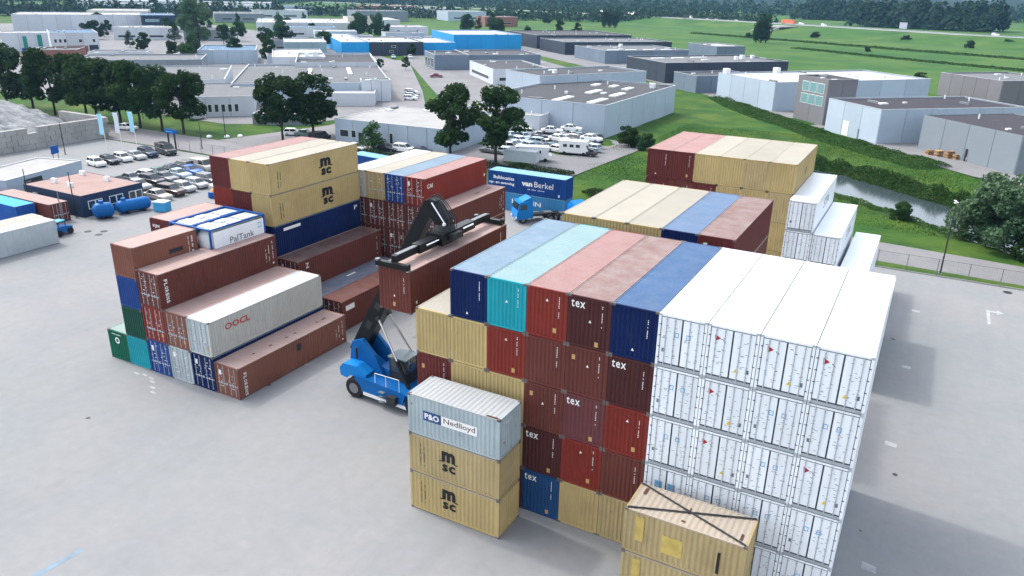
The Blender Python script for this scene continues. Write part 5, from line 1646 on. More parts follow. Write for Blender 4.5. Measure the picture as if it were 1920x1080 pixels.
t = thing('small_loader', 'small blue yard loader parked behind the long white container', 'loader', (-70.0, 18.9, 0), R(100))
obj('body', MB().slab_y([(-1.3, .4), (1.2, .4), (1.3, .9), (.3, 1.1), (-1.2, 1.2)], -.7, .7), m_machineblue, t)
obj('roof', MB().box(-.7, -.6, 1.75, .5, .6, 1.83), skyblue, t)
for x in (-.65, .4):
    for y in (-.55, .5):
        obj('post', MB().box(x, y, 1.0, x + .07, y + .07, 1.75), m_dark, t)
for x in (-.8, .8):
    for y in (-.75, .75):
        obj('wheel', MB().tube([(x, y - .14, .4), (x, y + .14, .4)], [.4, .4], 12), m_tyre, t)
t = thing('wooden_pallet', 'pale pallet leaning out beside the brown container end', 'pallet', (-73.6, 19.2, 0))
for i in range(5):
    obj('plank', MB().box(-.6, -.55 + i * .24, .9, .6, -.39 + i * .24, .95), m_wood, t)
for x in (-.6, -.05, .5):
    obj('bearer', MB().box(x, -.55, 0, x + .1, .57, .9), m_wood, t)

# lamp posts
def lamp(x, y, h, label, arm=0.0, head=True, lean=0.0, mat=None):
    t = thing('lamp_post', label, 'lamp post', (x, y, 0))
    obj('pole', MB().tube([(0, 0, 0), (0, 0, h * .5), (0, 0, h)], [.09, .075, .05], 8), mat or m_dark, t)
    obj('base_plate', MB().box(-.2, -.2, 0, .2, .2, .05), m_galv, t)
    if arm:
        obj('arm', MB().tube([(0, 0, h), (arm, 0, h + .25)], [.045, .04], 6), mat or m_dark, t)
    if head:
        obj('lamp_head', MB().tube([(arm - .1, 0, h + .22), (arm - .05, 0, h + .42), (arm, 0, h + .46)], [.2, .3, .1], 10), m_lamp, t)
lamp(26.2, 61.6, 8.0, 'dark street lamp with white head behind the mesh fence')
lamp(-114.9, 48.4, 5.8, 'dark floodlight mast before the concrete block wall', head=False)
lamp(-75.2, 24.4, 6.2, 'thin mast rising before the corner of the navy office', head=False)
lamp(-83.6, 23.4, 5.8, 'dark mast between the brown container and the grey hut', head=False)
lamp(-71.6, 20.4, 5.0, 'pale pole beside the end of the brown container', head=False, mat=m_galv)
lamp(-104.5, 76.0, 6.0, 'thin dark lamp post on the grass verge near the garage', head=False)
lamp(-99.2, 65.5, 5.0, 'thin mast at the road fence near the gate', head=False)
lamp(-138.0, 82.0, 5.0, 'small white headed lamp on the verge between roadside trees')

# flags
fl_c = [plain('flag_cyan', (.30, .62, .76), .7), plain('flag_white', (.62, .66, .74), .7), plain('flag_cyan_light', (.32, .66, .78), .7)]
for i, (x, y) in enumerate(((-111.0, 54.0), (-110.2, 56.6), (-109.0, 58.8))):
    t = thing('flag_pole', ['pale blue banner flag nearest the block wall', 'whitish banner flag between two blue ones', 'pale blue banner flag nearest the gate'][i], 'flag', (x, y, 0), 0, 'flags at the entrance')
    obj('pole', MB().tube([(0, 0, 0), (0, 0, 7.0)], [.05, .03], 6), m_lamp, t)
    f = MB()
    for r in range(9):
        z0 = 6.8 - r * .4
        for c in range(4):
            pass
    vs_ = [(-.02 - c * .32, .10 * math.sin(c * 1.4 + r * .5), 6.9 - r * .42) for r in range(10) for c in range(5)]
    f.v = vs_; f.f = [(r * 5 + c, r * 5 + c + 1, (r + 1) * 5 + c + 1, (r + 1) * 5 + c) for r in range(9) for c in range(4)]
    fo = obj('flag_cloth', f, fl_c[i], t)
    md = fo.modifiers.new('thickness', 'SOLIDIFY'); md.thickness = .01

# gate sign
t = thing('gate_sign', 'blue sign board on two dark posts at the gate', 'sign', (-103.8, 62.6, 0))
for x in (-.9, .9):
    obj('post', MB().box(x - .12, -.12, 0, x + .12, .12, 3.0), m_dark, t)
obj('board', MB().box(-1.6, -.12, 2.9, 1.6, .12, 3.7), midblue, t)
obj('board_trim', MB().box(-1.2, -.14, 3.1, .6, -.121, 3.35), skyblue, t)
t = thing('site_sign', 'small blue and white sign panel standing at the yard edge', 'sign', (-111.5, 44.6, 0), R(-70))
for x in (-.6, .6):
    obj('post', MB().box(x - .05, -.05, 0, x + .05, .05, 2.2), m_galv, t)
obj('board', MB().box(-.9, -.06, 1.2, .9, .06, 2.6), midblue, t)
obj('board_trim', MB().box(.2, -.08, 1.5, .8, -.061, 2.5), m_white, t)

# concrete block wall and rubble heap
t = thing('block_wall', 'grey concrete block wall holding back the rubble heap', 'wall', (-124.2, 0, 0))
bmsh = {}
rng = random.Random(5)
k = 0
for c in range(4):
    for i in range(22):
        y0_ = 18 + i * 2.05 + (c % 2) * 1.0
        key = i % 3
        if key not in bmsh:
            d = .02 * key
            bmsh[key] = MB().box(-1.0, .03, .02, d, 2.02, .98).mesh('block')
        if rng.random() < .06 and c == 3:
            continue
        obj('block', bmsh[key], m_conc, t, (rng.uniform(-.05, .05), y0_, c * .98))
for c in range(4):
    for i in range(7):
        obj('block', bmsh[i % 3], m_conc, t, (-1.2 - i * 2.05 - 2.0 * 0, 64.5, c * .98), R(90))
heap = MB()
rg2 = np.random.default_rng(8)
N_ = 46
for j in range(N_):
    for i in range(N_):
        x = -196 + 70 * i / (N_ - 1); y = 22 + 64 * j / (N_ - 1) * .64
        d = math.hypot((x + 158) / 38.0, (y - 47) / 24.0)
        z = max(-.05, 9.2 * (1 - d ** 1.5)) + (rg2.normal() * .28 if d < 1 else 0) - .05
        z = max(-.05, min(z, 9.0 - .1 * rg2.random()))
        if x > -128.0:
            z = min(z, 2.9)
        heap.v.append((x, y, z))
for j in range(N_ - 1):
    for i in range(N_ - 1):
        heap.f.append((j * N_ + i, j * N_ + i + 1, (j + 1) * N_ + i + 1, (j + 1) * N_ + i))
stuff('rubble_heap', heap, m_rubble, 'grey heap of broken rubble behind the block wall', 'rubble')

# fences
def fence(a, b, label, h=2.0, step=3.1, mesh_=True):
    a, b = Vector((*a, 0)), Vector((*b, 0))
    n = max(1, round((b - a).length / step))
    t = thing('mesh_fence', label, 'fence', a)
    d = (b - a) / n
    post = MB().tube([(0, 0, 0), (0, 0, h + .08)], [.04, .04], 6).mesh('post')
    for i in range(n + 1):
        obj('post', post, m_galv, t, d * i)
    obj('top_rail', MB().tube([(0, 0, h), tuple(b - a + Vector((0, 0, h)))], [.028, .028], 5), m_galv, t)
    w = MB()
    e = d.normalized()
    for j in range(1, 8):
        w.beam((0, 0, h * j / 8), tuple(b - a + Vector((0, 0, h * j / 8))), .006, .006)
    m = int((b - a).length / .25)
    for i in range(m):
        p = (b - a) * (i / m)
        w.beam(tuple(p + Vector((0, 0, .05))), tuple(p + Vector((0, 0, h))), .006, .006)
    obj('wire_mesh', w, m_galv, t)
    obj('base_kerb', MB().beam((0, 0, .06), tuple(b - a + Vector((0, 0, .06))), .12, .12), m_conc, t)
fence((16.5, 60.25), (63, 60.25), 'grey wire mesh fence along the far edge of the yard')
fence((-102.0, 62.5), (-46.0, 61.8), 'dark wire mesh fence between the car park and the road', 1.9)
sheet('verge', [(14, 60.35), (95, 59.4), (95, 62.0), (14, 63.0)], 0.012, grass_mat)

# pallets and boxes by the grey hall, boulders on the verge
for i, (x, y, s) in enumerate(((22.5, 140.2, 1.1), (24.2, 139.4, 1.0), (26.0, 138.6, 1.2), (27.4, 138.0, 1.2))):
    t = thing('pallet_stack', f'{["first", "second", "third", "fourth"][i]} stack of brown pallets along the grey hall from the white hall', 'pallet', (x, y, .1), R(38), 'pallets by the grey hall')
    for k in range(5 + i % 3):
        obj('plank', MB().box(-s * .6, -s * .5, k * .2, s * .6, s * .5, k * .2 + .12), m_wood if (i + k) % 3 else m_orange, t)
t = thing('forklift', 'dark small forklift with white front beside the pallets', 'forklift', (29.6, 137.0, .1), R(200))
obj('body', MB().slab_y([(-1.2, .3), (1.0, .3), (1.0, .8), (.2, 1.0), (-1.2, 1.2)], -.6, .6), m_lamp, t)
obj('overhead_guard', MB().box(-.9, -.6, 2.0, .6, .6, 2.1), m_dark, t)
for x in (-.85, .5):
    for y in (-.55, .5):
        obj('post', MB().box(x, y, .9, x + .06, y + .06, 2.0), m_dark, t)
obj('mast', MB().box(1.0, -.5, .1, 1.15, .5, 2.4), m_dark, t)
for x in (-.7, .6):
    for y in (-.6, .6):
        obj('wheel', MB().tube([(x, y - .1, .3), (x, y + .1, .3)], [.3, .3], 10), m_tyre, t)
for i, (x, y) in enumerate(((-107.5, 74.4), (-104.6, 76.4), (-102.9, 78.3))):
    b_ = MB()
    for r, (z, q) in enumerate(((0, .55), (.25, .6), (.5, .35))):
        for k in range(7):
            b_.v.append((q * (1 + .15 * math.sin(k * 2.3 + i)) * math.cos(k * .9), q * math.sin(k * .9), z))
    b_.f = [(r * 7 + k, r * 7 + (k + 1) % 7, (r + 1) * 7 + (k + 1) % 7, (r + 1) * 7 + k) for r in range(2) for k in range(7)] + [tuple(range(14, 21))]
    tag(obj('boulder', b_, m_lamp, None, (x, y, 0)), f'{["first", "second", "third"][i]} white boulder along the verge from the gate sign', 'boulder')

# ------------------------------------------------------------------ trees and undergrowth
lf_dark = leaf_mat('leaf_dark', (0.016, 0.040, 0.011), (0.042, 0.078, 0.020))
lf_mid = leaf_mat('leaf_mid', (0.026, 0.068, 0.018), (0.05, 0.105, 0.028))
lf_pale = leaf_mat('leaf_pale', (0.045, 0.095, 0.045), (0.10, 0.15, 0.085))
lf_far = leaf_mat('leaf_far', (0.016, 0.04, 0.02), (0.03, 0.062, 0.028))
lf_reed = leaf_mat('leaf_reed', (0.026, 0.078, 0.014), (0.062, 0.118, 0.028), trans=.35)
lf_grass = leaf_mat('grass_blades', (0.028, 0.090, 0.012), (0.075, 0.122, 0.022))

def cards(P_, N_, size, rng, flat=0.0):
    """leaf clump cards at points P_ with rough outward normals N_"""
    n = len(P_)
    nd = N_ + rng.normal(size=(n, 3)) * 0.8
    nd /= np.linalg.norm(nd, axis=1)[:, None] + 1e-9
    a = np.cross(nd, rng.normal(size=(n, 3)))
    a /= np.linalg.norm(a, axis=1)[:, None] + 1e-9
    b = np.cross(nd, a)
    s = size * rng.uniform(.55, 1.25, size=(n, 1))
    v0 = P_ - a * s * .5
    v1 = P_ + b * s * .45 + nd * s * .12
    v2 = P_ + a * s * .55 - nd * s * .10
    v3 = P_ - b * s * .42 + nd * s * .08
    V = np.stack([v0, v3, v2, v1], 1).reshape(-1, 3)
    F = np.arange(4 * n).reshape(n, 4)
    return V, F

def npmesh(name, V, F):
    me = bpy.data.meshes.new(name)
    n = len(F)
    k = F.shape[1]
    me.vertices.add(len(V)); me.vertices.foreach_set('co', V.astype(np.float32).ravel())
    me.loops.add(n * k); me.loops.foreach_set('vertex_index', F.astype(np.int32).ravel())
    me.polygons.add(n); me.polygons.foreach_set('loop_start', (np.arange(n) * k).astype(np.int32))
    me.materials.append(None)
    me.update(calc_edges=True)
    return me

def crown_mesh(seed, shape, n=3200, size=.075):
    """unit tree: height 1, crown between z0 and 1"""
    rng = np.random.default_rng(seed)
    lobes = []
    if shape == 'round':
        for i in range(26):
            z = rng.uniform(.28, .93)
            r = .36 * math.sqrt(max(.05, 1 - ((z - .54) / .44) ** 2))
            t = rng.uniform(0, 2 * math.pi); q = r * rng.uniform(.25, 1.0)
            lobes.append((q * math.cos(t), q * math.sin(t), z, rng.uniform(.07, .15)))
    elif shape == 'poplar':
        for i in range(16):
            z = .12 + .8 * i / 15
            lobes.append((rng.normal() * .03, rng.normal() * .03, z, .11 * math.sin(.3 + 2.6 * (z)) + .05))
    elif shape == 'cone':
        for i in range(18):
            z = rng.uniform(.2, .92)
            r = .28 * (1.05 - z)
            t = rng.uniform(0, 6.28)
            lobes.append((r * math.cos(t), r * math.sin(t), z, .10 + .06 * (1 - z)))
    else:   # bushy down to the ground
        for i in range(26):
            z = rng.uniform(.10, .80)
            r = .55 * math.sqrt(max(.06, 1 - ((z - .25) / .68) ** 2))
            t = rng.uniform(0, 6.28); q = r * rng.uniform(.25, .95)
            lobes.append((q * math.cos(t), q * math.sin(t), z, rng.uniform(.12, .21)))
    L_ = np.array(lobes)
    idx = rng.choice(len(L_), n, p=(L_[:, 3] ** 2) / (L_[:, 3] ** 2).sum())
    d = rng.normal(size=(n, 3)); d /= np.linalg.norm(d, axis=1)[:, None]
    rad = L_[idx, 3] * rng.uniform(.35, 1.0, n) ** .4 * rng.uniform(.9, 1.12, n)
    P_ = L_[idx, :3] + d * rad[:, None] * np.array([1, 1, .8])
    P_[:, 2] = np.maximum(P_[:, 2], .01)
    V, F = cards(P_, d, size, rng)
    return npmesh('crown', V, F), L_

def trunk_mesh(seed, lobes, top=.62, r=.018):
    rng = random.Random(seed)
    mb = MB()
    mb.tube([(0, 0, 0), (.004, 0, .15), (-.004, .005, .38), (0, 0, top)], [r * 1.25, r, r * .75, r * .3], 8)
    for i in range(0, len(lobes), 3):
        x, y, z, q = lobes[i]
        z0 = max(.16, z * .55)
        mb.tube([(0, 0, z0), (x * .5, y * .5, z0 + (z - z0) * .6), (x, y, z)], [r * .5, r * .33, r * .12], 5)
    return mb.mesh('trunk')

TREE = {}
for shp, seeds, n, sz in (('round', (1, 2, 3, 4), 6400, .040), ('poplar', (5,), 2600, .036), ('cone', (6,), 2600, .042), ('bushy', (7, 8), 12000, .042)):
    for s in seeds:
        cm, lo = crown_mesh(s, shp, n, sz)
        TREE.setdefault(shp, []).append((cm, trunk_mesh(s, lo, .62 if shp != 'poplar' else .8)))

def tree(x, y, h, label, shape='round', var=0, wide=1.0, leaf=None, group=None, z=-.06, name='leafy_tree', cat='tree'):
    cm, tm = TREE[shape][var % len(TREE[shape])]
    t = thing(name, label, cat, (x, y, z), random.uniform(0, 6.28), group)
    t.scale = (h * wide, h * wide, h)
    obj('trunk', tm, m_bark, t)
    obj('crown', cm, leaf or lf_dark, t)
    return t

g_t = 'dark roadside trees along the verge'
row = [(-181, 76, 15.5), (-171, 76.5, 14.5), (-160, 75, 14.8), (-152, 77.5, 14.2), (-142.2, 73.6, 14.9), (-137.0, 75.6, 13.9), (-128.8, 74.4, 14.0), (-122.0, 74.6, 13.5), (-115.8, 75.0, 13.4)]
for i, (x, y, h) in enumerate(row):
    tree(x, y, h, f'dark roadside tree, {ordn[i]} of the row counted from the rubble heap end', 'round', i, 1.0, lf_dark, g_t)
tree(-92.0, 79.4, 13.8, 'tall dark tree at the pink pavement, nearer of the pair', 'round', 0, .95, lf_dark)
tree(-91.2, 87.3, 13.0, 'broad dark tree of the pair behind the pink pavement', 'round', 1, 1.2, lf_dark)
tree(-54.3, 83.1, 13.4, 'dark tree of the twin pair nearer the pale roofed hall', 'round', 2, 1.0, lf_dark)
tree(-46.2, 85.7, 13.6, 'dark tree of the twin pair nearer the scrapyard', 'round', 3, 1.05, lf_dark)
tree(-71.6, 82.4, 5.8, 'small round green tree before the pale roofed hall', 'cone', 0, 1.5, lf_mid)
tree(-102.0, 100.5, 4.2, 'small conical tree by the low white shed', 'cone', 0, 1.3, lf_dark)
tree(-290, 228, 23.0, 'tall hazy green tree standing above the estate', 'round', 2, .95, lf_pale)
tree(-278, 214, 9.0, 'small bushy tree at the foot of the tall hazy one', 'bushy', 0, .7, lf_mid)
tree(-216, 199, 9.8, 'dark lone tree beside the white gable hall', 'round', 1, .95, lf_dark)
tree(-326, 388, 15.5, 'big round tree with pale crown in the distance', 'bushy', 1, .85, lf_mid)
tree(-317, 396, 14.5, 'second round tree beside the big one in the distance', 'bushy', 0, .75, lf_mid)
tree(-306, 392, 8.0, 'low bush before the big round distant tree', 'bushy', 0, .9, lf_far)
tree(-238, 240, 5.5, 'small tree near the cyan end hall', 'round', 0, .9, lf_mid)
tree(-192, 262, 6.5, 'dark small tree before the dark office', 'round', 3, .9, lf_dark)
tree(-160, 214, 5.0, 'small street tree by the slate box hall', 'round', 2, .9, lf_mid)
tree(-166, 206, 4.6, 'second small street tree beyond the parapet hall', 'round', 0, .9, lf_mid)
for i, dx in enumerate((-4.5, 0, 4.5)):
    tree(-247 + dx, 636 + dx * .4, 16.5, f'slim poplar in the meadow group of three, {ordn[i]} from the cyan side', 'poplar', 0, 1.1, lf_far, 'three meadow poplars')
for i, (dx, h) in enumerate(((-3.2, 14.5), (0, 19), (2.8, 18.2))):
    tree(-89 + dx, 511 + dx * .5, h, f'dense dark poplar standing alone on the meadow, {ordn[i]} of its clump', 'poplar', 0, 1.05, lf_dark, 'dark poplar clump')
tree(32.5, 78.5, 10.5, 'big bushy pale willow by the canal at the picture edge', 'bushy', 1, 1.05, lf_pale)
tree(38.5, 72.5, 9.0, 'second bushy willow hanging over the picture edge', 'bushy', 0, 1.1, lf_mid)
tree(44.0, 80, 10.5, 'third willow behind the one at the picture edge', 'bushy', 1, 1.05, lf_mid)
tree(20.6, 84.6, 2.6, 'rounded bush at the water edge of the canal', 'bushy', 0, 1.2, lf_mid, name='round_bush', cat='bush')
tree(-31.6, 114.5, 4.6, 'wild bush at the corner of the panelled hall', 'bushy', 1, 1.0, lf_dark, name='wild_bush', cat='bush')
tree(-27.4, 113.0, 3.6, 'second wild bush on the slope by the panelled hall', 'bushy', 0, 1.0, lf_mid, name='wild_bush', cat='bush')
tree(-81, 262, 5.5, 'dark bush between the slate and dark fronted halls', 'bushy', 0, 1.6, lf_mid, name='wild_bush', cat='bush')
rng = random.Random(21)
far_t = [(-262, 190), (-258, 199), (-276, 186), (-300, 205), (-236, 176), (-330, 220), (-252, 214), (-243, 206), (-315, 190), (-268, 226), (-346, 240), (-355, 190),
         (-310, 300), (-360, 320), (-400, 330), (-345, 410), (-420, 420), (-450, 470), (-380, 450), (-270, 470), (-250, 440), (-215, 420), (-240, 520), (-300, 520), (-340, 600), (-480, 640), (-205, 400), (-190, 440),
         (-420, 720), (-405, 735), (-430, 760), (-390, 760), (-316, 509), (-300, 500), (-285, 505)]
far_t += [(-385, 286), (-372, 298), (-350, 262), (-340, 270), (-330, 288), (-312, 262), (-300, 280), (-285, 270), (-268, 262), (-255, 275),
          (-410, 262), (-395, 245), (-440, 285), (-470, 300), (-505, 250), (-480, 238), (-380, 372), (-352, 372), (-410, 400), (-445, 395), (-505, 405), (-530, 395), (-575, 470), (-610, 450), (-660, 520), (-690, 560), (-560, 610), (-505, 610)]
HALLS = [('brick office', -290, 175), ('green striped hall', -330, 180), ('dark roofed hall', -225, 160), ('blue roofed hall', -235, 205), ('navy office', -425, 320), ('tall hazy tree', -288, 228),
         ('distant white hall', -390, 400), ('distant pale hall', -300, 400), ('distant shed', -395, 510), ('cyan hall', -200, 330), ('charcoal hall', -175, 390), ('meadow edge', -240, 520), ('far meadow', -400, 745), ('hedge before the motorway', -300, 505)]
cnt = {}
for i, (x, y) in enumerate(far_t):
    near_ = min(HALLS, key=lambda q: math.hypot(q[1] - x, q[2] - y))[0]
    shp = rng.choice(('round', 'round', 'bushy', 'cone'))
    lfm, tone = rng.choice(((lf_mid, 'mid green'), (lf_dark, 'dark'), (lf_far, 'hazy dark')))
    key = (near_, shp, tone)
    cnt[key] = cnt.get(key, 0) + 1
    lab = f'{tone} {shp} tree near the {near_}' + ('' if cnt[key] == 1 else f', {ordn[cnt[key] - 1]} of its kind there')
    tree(x, y, rng.uniform(5, 9) if i < 12 else rng.uniform(7, 13), lab, shp, i, rng.uniform(.8, 1.1), lfm, 'background trees among the halls')
mead = [(-20, 470, 3), (-8, 610, 5), (32, 560, 5), (-110, 570, 4), (55, 600, 5), (-330, 680, 7), (-260, 560, 4), (14, 300, 4), (26, 310, 3), (-70, 610, 5)]
for i, (x, y, h) in enumerate(mead):
    tree(x, y, h, f'lone bush on the meadow below the motorway, {ordn[i]} of ten', 'bushy', i, 1.3, lf_dark, 'lone meadow bushes', name='meadow_bush', cat='bush')

def undergrowth(name, label, path, width, h, n, size, leaf, seed, base=None, cat='undergrowth'):
    rng = np.random.default_rng(seed)
    pts = np.array(path, float)
    seg = np.linalg.norm(np.diff(pts, axis=0), axis=1)
    cum = np.concatenate([[0], np.cumsum(seg)])
    s = rng.uniform(0, cum[-1], n)
    i = np.clip(np.searchsorted(cum, s) - 1, 0, len(seg) - 1)
    t = (s - cum[i]) / seg[i]
    d = (pts[i + 1] - pts[i]) / seg[i][:, None]
    p = pts[i] + (pts[i + 1] - pts[i]) * t[:, None]
    off = rng.uniform(-1, 1, n)
    lump = .55 + .45 * np.sin(s * .8 + 3 * np.sin(s * .23 + seed))
    hh = h * (1 - off ** 2 * .8) * (0.45 + .55 * np.abs(lump))
    z = hh * rng.uniform(.05, 1, n) ** .6
    x = p[:, 0] - d[:, 1] * off * width / 2; y = p[:, 1] + d[:, 0] * off * width / 2
    g = np.array([ground_h(a, b) for a, b in zip(x, y)]) if base is None else base
    P_ = np.stack([x, y, g + z], 1)
    N_ = np.stack([-d[:, 1] * off, d[:, 0] * off, np.full(n, .9)], 1)
    V, F = cards(P_, N_, size, rng)
    return stuff(name, npmesh(name, V, F), leaf, label, cat)

def offs(path, o):
    r = []
    for i, (x, y) in enumerate(path):
        a = path[max(0, i - 1)]; c = path[min(len(path) - 1, i + 1)]
        d = Vector((c[0] - a[0], c[1] - a[1])).normalized()
        r.append((x - d.y * o, y + d.x * o))
    return r
CN = CANAL[1:]
undergrowth('reeds', 'tall reeds along the far bank of the canal', offs(CN, -7.8), 4.0, 2.1, 30000, .30, lf_reed, 1)
undergrowth('reeds', 'low reeds along the near bank of the canal', offs(CN, 7.6), 2.6, 0.8, 18000, .22, lf_reed, 2)
undergrowth('hedge', 'rough hedge on the bank below the wide pale hall and tower', [(24, 126), (12, 138), (2, 149), (-6, 160), (-14, 170), (-26, 186), (-36, 205)], 8, 1.5, 30000, .30, lf_reed, 3)
undergrowth('hedge', 'dark hedge between the pale roofed hall and the rear fence', [(-84, 78.5), (-60, 79.5), (-42, 82), (-30, 84)], 3, 1.4, 12000, .24, lf_dark, 4)
undergrowth('hedge', 'rough growth on the grass bank behind the third block', [(-22, 72), (-14, 80), (-7, 88), (-3, 98)], 6, 1.2, 14000, .26, lf_dark, 6)
undergrowth('far_wood', 'dark wood beyond the motorway at the right of the meadow', [(-70, 935), (0, 900), (60, 880)], 60, 30, 6000, 4.5, lf_far, 7, base=0, cat='wood')
undergrowth('far_wood', 'smaller dark wood left of the motorway sign', [(-170, 1140), (-90, 1120)], 60, 32, 4500, 4.5, lf_far, 8, base=0, cat='wood')
undergrowth('far_wood', 'wood clump beyond the motorway at the picture edge', [(95, 860), (150, 830)], 40, 20, 2500, 3.6, lf_far, 9, base=0, cat='wood')
undergrowth('far_wood', 'long tree belt along the foot of the hills', [(-1450, 560), (-1180, 900), (-900, 1180), (-560, 1250), (-250, 1330), (100, 1330), (420, 1200)], 90, 26, 16000, 6.5, lf_far, 10, base=0, cat='wood')
undergrowth('far_wood', 'tree belt behind the long white hall on the horizon', [(-780, 330), (-720, 420), (-640, 480), (-560, 560)], 40, 17, 6000, 3.5, lf_far, 12, base=0, cat='wood')
undergrowth('far_wood', 'tree belt between the far halls and the meadow', [(-620, 640), (-480, 700), (-330, 760), (-250, 860)], 50, 15, 5000, 3.5, lf_far, 13, base=0, cat='wood')
undergrowth('far_wood', 'low tree belt behind the motorway', [(-560, 1000), (-330, 960), (-160, 880)], 40, 14, 4500, 3.2, lf_far, 14, base=0, cat='wood')

undergrowth('ditch_growth', 'dark ditch line crossing the meadow below the motorway', [(-160, 600), (-75, 548), (-10, 505), (60, 466), (160, 400)], 12, .9, 9000, 1.1, lf_reed, 15, base=0)
undergrowth('ditch_growth', 'second dark ditch line nearer the halls on the meadow', [(-60, 470), (0, 420), (70, 372), (150, 310)], 10, .7, 7000, .9, lf_reed, 16, base=0)

# rough grass on the bank
rngn = np.random.default_rng(31)
n = 90000
x = rngn.uniform(-34, 34, n); y = rngn.uniform(66, 150, n)
keep = np.array([(canal_d(a, b) > 6.0) and not (-40 < a < -30 and b > 118) and not (a > 12 and b < 78) and not (a < -26 and b < 82) for a, b in zip(x, y)])
x, y = x[keep], y[keep]
zg = np.array([ground_h(a, b) for a, b in zip(x, y)])
hgt = rngn.uniform(.10, .32, len(x)) * (0.6 + .5 * np.sin(x * .2) * np.sin(y * .15))
ang = rngn.uniform(0, 6.28, len(x)); wv = rngn.uniform(.03, .09, len(x))
V = np.stack([np.stack([x - np.cos(ang) * wv, y - np.sin(ang) * wv, zg - .02], 1), np.stack([x + np.cos(ang) * wv, y + np.sin(ang) * wv, zg - .02], 1),
              np.stack([x + rngn.normal(size=len(x)) * .12, y + rngn.normal(size=len(x)) * .12, zg + np.abs(hgt)], 1)], 1).reshape(-1, 3)
F = np.arange(3 * len(x)).reshape(-1, 3)
stuff('grass', npmesh('grass', V, F), lf_grass, 'rough green grass on the bank between yard and canal', 'grass')

# ------------------------------------------------------------------ motorway on its embankment
hw = [(-1300, 1150), (-900, 1050), (-470, 920), (-300, 850), (-121, 750), (-54, 705), (26, 649), (65, 633), (300, 520), (700, 340)]
def strip(path, prof):
    mb = MB()
    m = len(prof)
    for i, (x, y) in enumerate(path):
        a = path[max(0, i - 1)]; c = path[min(len(path) - 1, i + 1)]
        d = Vector((c[0] - a[0], c[1] - a[1])).normalized()
        for o, z in prof:
            mb.v.append((x - d.y * o, y + d.x * o, z))
    for i in range(len(path) - 1):
        for k in range(m - 1):
            mb.f.append((i * m + k, (i + 1) * m + k, (i + 1) * m + k + 1, i * m + k + 1))
    return mb
structure('embankment', strip(hw, [(50, -.3), (24, 4.0), (14, 4.95), (-16, 4.95), (-26, 4.0), (-70, -.3)]), field_mat)
hwy = structure('motorway', strip(hw, [(13, 5.0), (-15.5, 5.0)]), ground_mat('pale_motorway', (.27, .28, .285), (.31, .315, .32), (.25, .26, .265), .02, .06, fine=.4))
wl_ = plain('lane_white', (.62, .63, .63), .7)
for o in (-13.2, -6.2, -.8, .8, 5.5, 11.2):
    obj('lane_marking', strip(hw, [(o + .18, 5.02), (o - .18, 5.02)]), wl_, hwy)
gr = thing('guard_rail', 'pale guard rail along the near edge of the motorway', 'guard rail')
obj('rail', strip(hw, [(-13.9, 5.5), (-14.0, 5.5), (-14.0, 5.9), (-13.9, 5.9)]), m_galv, gr)
t = thing('underpass', 'dark underpass opening in the motorway embankment', 'underpass', (-101, 718, 0), R(-32))
obj('opening', MB().box(-9, -34, -.3, 9, -6, 3.6), m_dark, t)  # solid dark block whose colour stands in for the shade under the deck
obj('deck', MB().box(-10.5, -34.4, 3.6, 10.5, -12, 4.6), m_conc, t)
for s_ in (-1, 1):
    obj('wing_wall', MB().slab_x([(-34, -.3), (-34, 4.3), (-48, .4), (-48, -.3)], s_ * 9.6 - .5, s_ * 9.6 + .5), m_conc, t)
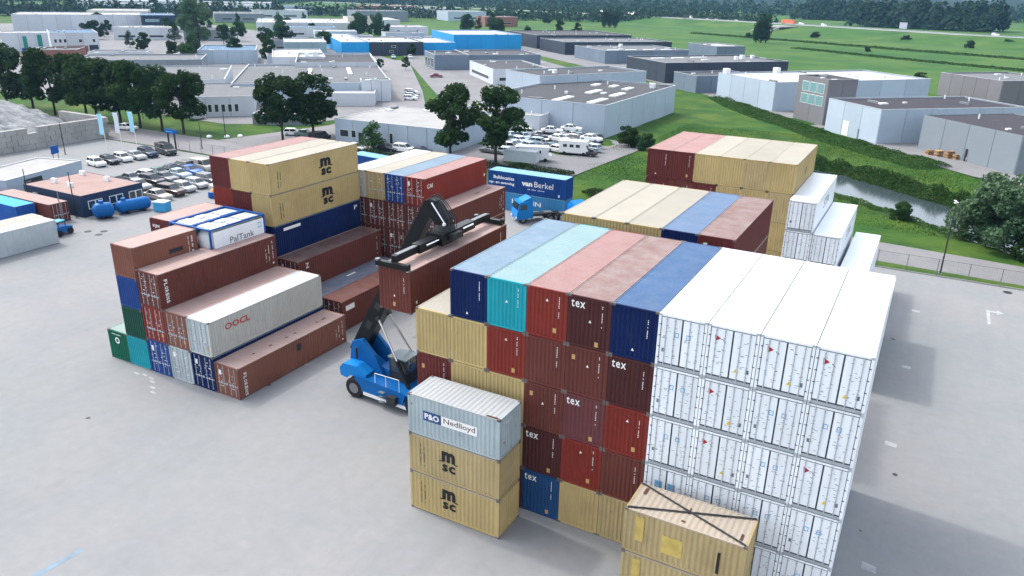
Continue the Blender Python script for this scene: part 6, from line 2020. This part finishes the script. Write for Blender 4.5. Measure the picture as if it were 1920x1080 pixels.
def hveh(x, y, l, h, c, label, name='motorway_truck', cab=None):
    t = thing(name, label, 'truck' if l > 7 else 'car', (x, y, 5.02), R(-32))
    if l > 7:
        obj('load_box', MB().box(-l / 2, -1.25, .9, l / 2 - 2.3, 1.25, h), c, t)
        obj('cab', MB().slab_y([(l / 2 - 2.1, .6), (l / 2, .6), (l / 2, 1.5), (l / 2 - .3, 2.9), (l / 2 - 2.1, 3.0)], -1.2, 1.2), cab or c, t)
        obj('windscreen', MB().beam((l / 2 + .03, 0, 1.7), (l / 2 - .22, 0, 2.7), 2.1, .05), m_glass, t)
        for xx in (-l / 2 + 1, -l / 2 + 2.2, l / 2 - 1.1):
            for s in (-1, 1):
                obj('wheel', MB().tube([(xx, s * 1.05 - .15, .5), (xx, s * 1.05 + .15, .5)], [.5, .5], 10), m_tyre, t)
m_or = plain('lorry_orange', (.72, .16, .06), .4)
hveh(-113, 738, 15, 3.8, m_or, 'orange lorry driving on the motorway')
hveh(-225, 796, 13, 3.7, m_dark, 'dark lorry with white cab on the motorway', cab=m_lamp)
hveh(-305, 850, 16, 3.9, m_lamp, 'white lorry on the motorway behind the three poplars')
hveh(-350, 872, 12, 3.8, m_lamp, 'second white lorry following on the motorway')
for i, (x, y, k) in enumerate(((-101, 735, 'van'), (-80, 722, 'van'), (-200, 783, 'hatch'), (-190, 778, 'hatch'), (-168, 770, 'hatch'), (48, 640, 'van'))):
    car(k, 'white', (x, y), R(-32), f'white vehicle on the motorway, {ordn[i]} of the scattered small ones', 'white vehicles on the motorway', z=5.02)
t = thing('motorway_sign', 'grey back of a tall motorway sign board', 'sign', (-14, 664, 5), R(-32))
for s in (-2, 2):
    obj('post', MB().box(s - .15, -.15, 0, s + .15, .15, 2.2), m_galv, t)
obj('board', MB().box(-3.2, -.2, 2.0, 3.2, .2, 6.4), plain('sign_back', (.38, .40, .48), .5), t)

# ------------------------------------------------------------------ air
hm = bpy.data.materials.new('haze')
hm.use_nodes = True
hm.node_tree.nodes.clear()
pv_ = hm.node_tree.nodes.new('ShaderNodeVolumePrincipled')
pv_.inputs['Color'].default_value = (0.30, 0.62, 1.0, 1)
pv_.inputs['Density'].default_value = 0.00007
pv_.inputs['Anisotropy'].default_value = 0.2
ou = hm.node_tree.nodes.new('ShaderNodeOutputMaterial')
hm.node_tree.links.new(pv_.outputs[0], ou.inputs['Volume'])
hz = obj('haze', MB().box(-3300, -1400, -3.2, 3300, 3300, 95), None)
hz.data.materials[0] = hm
hz['kind'] = 'stuff'
hz['label'] = 'pale blue haze softening the distant halls and hills'
hz['category'] = 'haze'
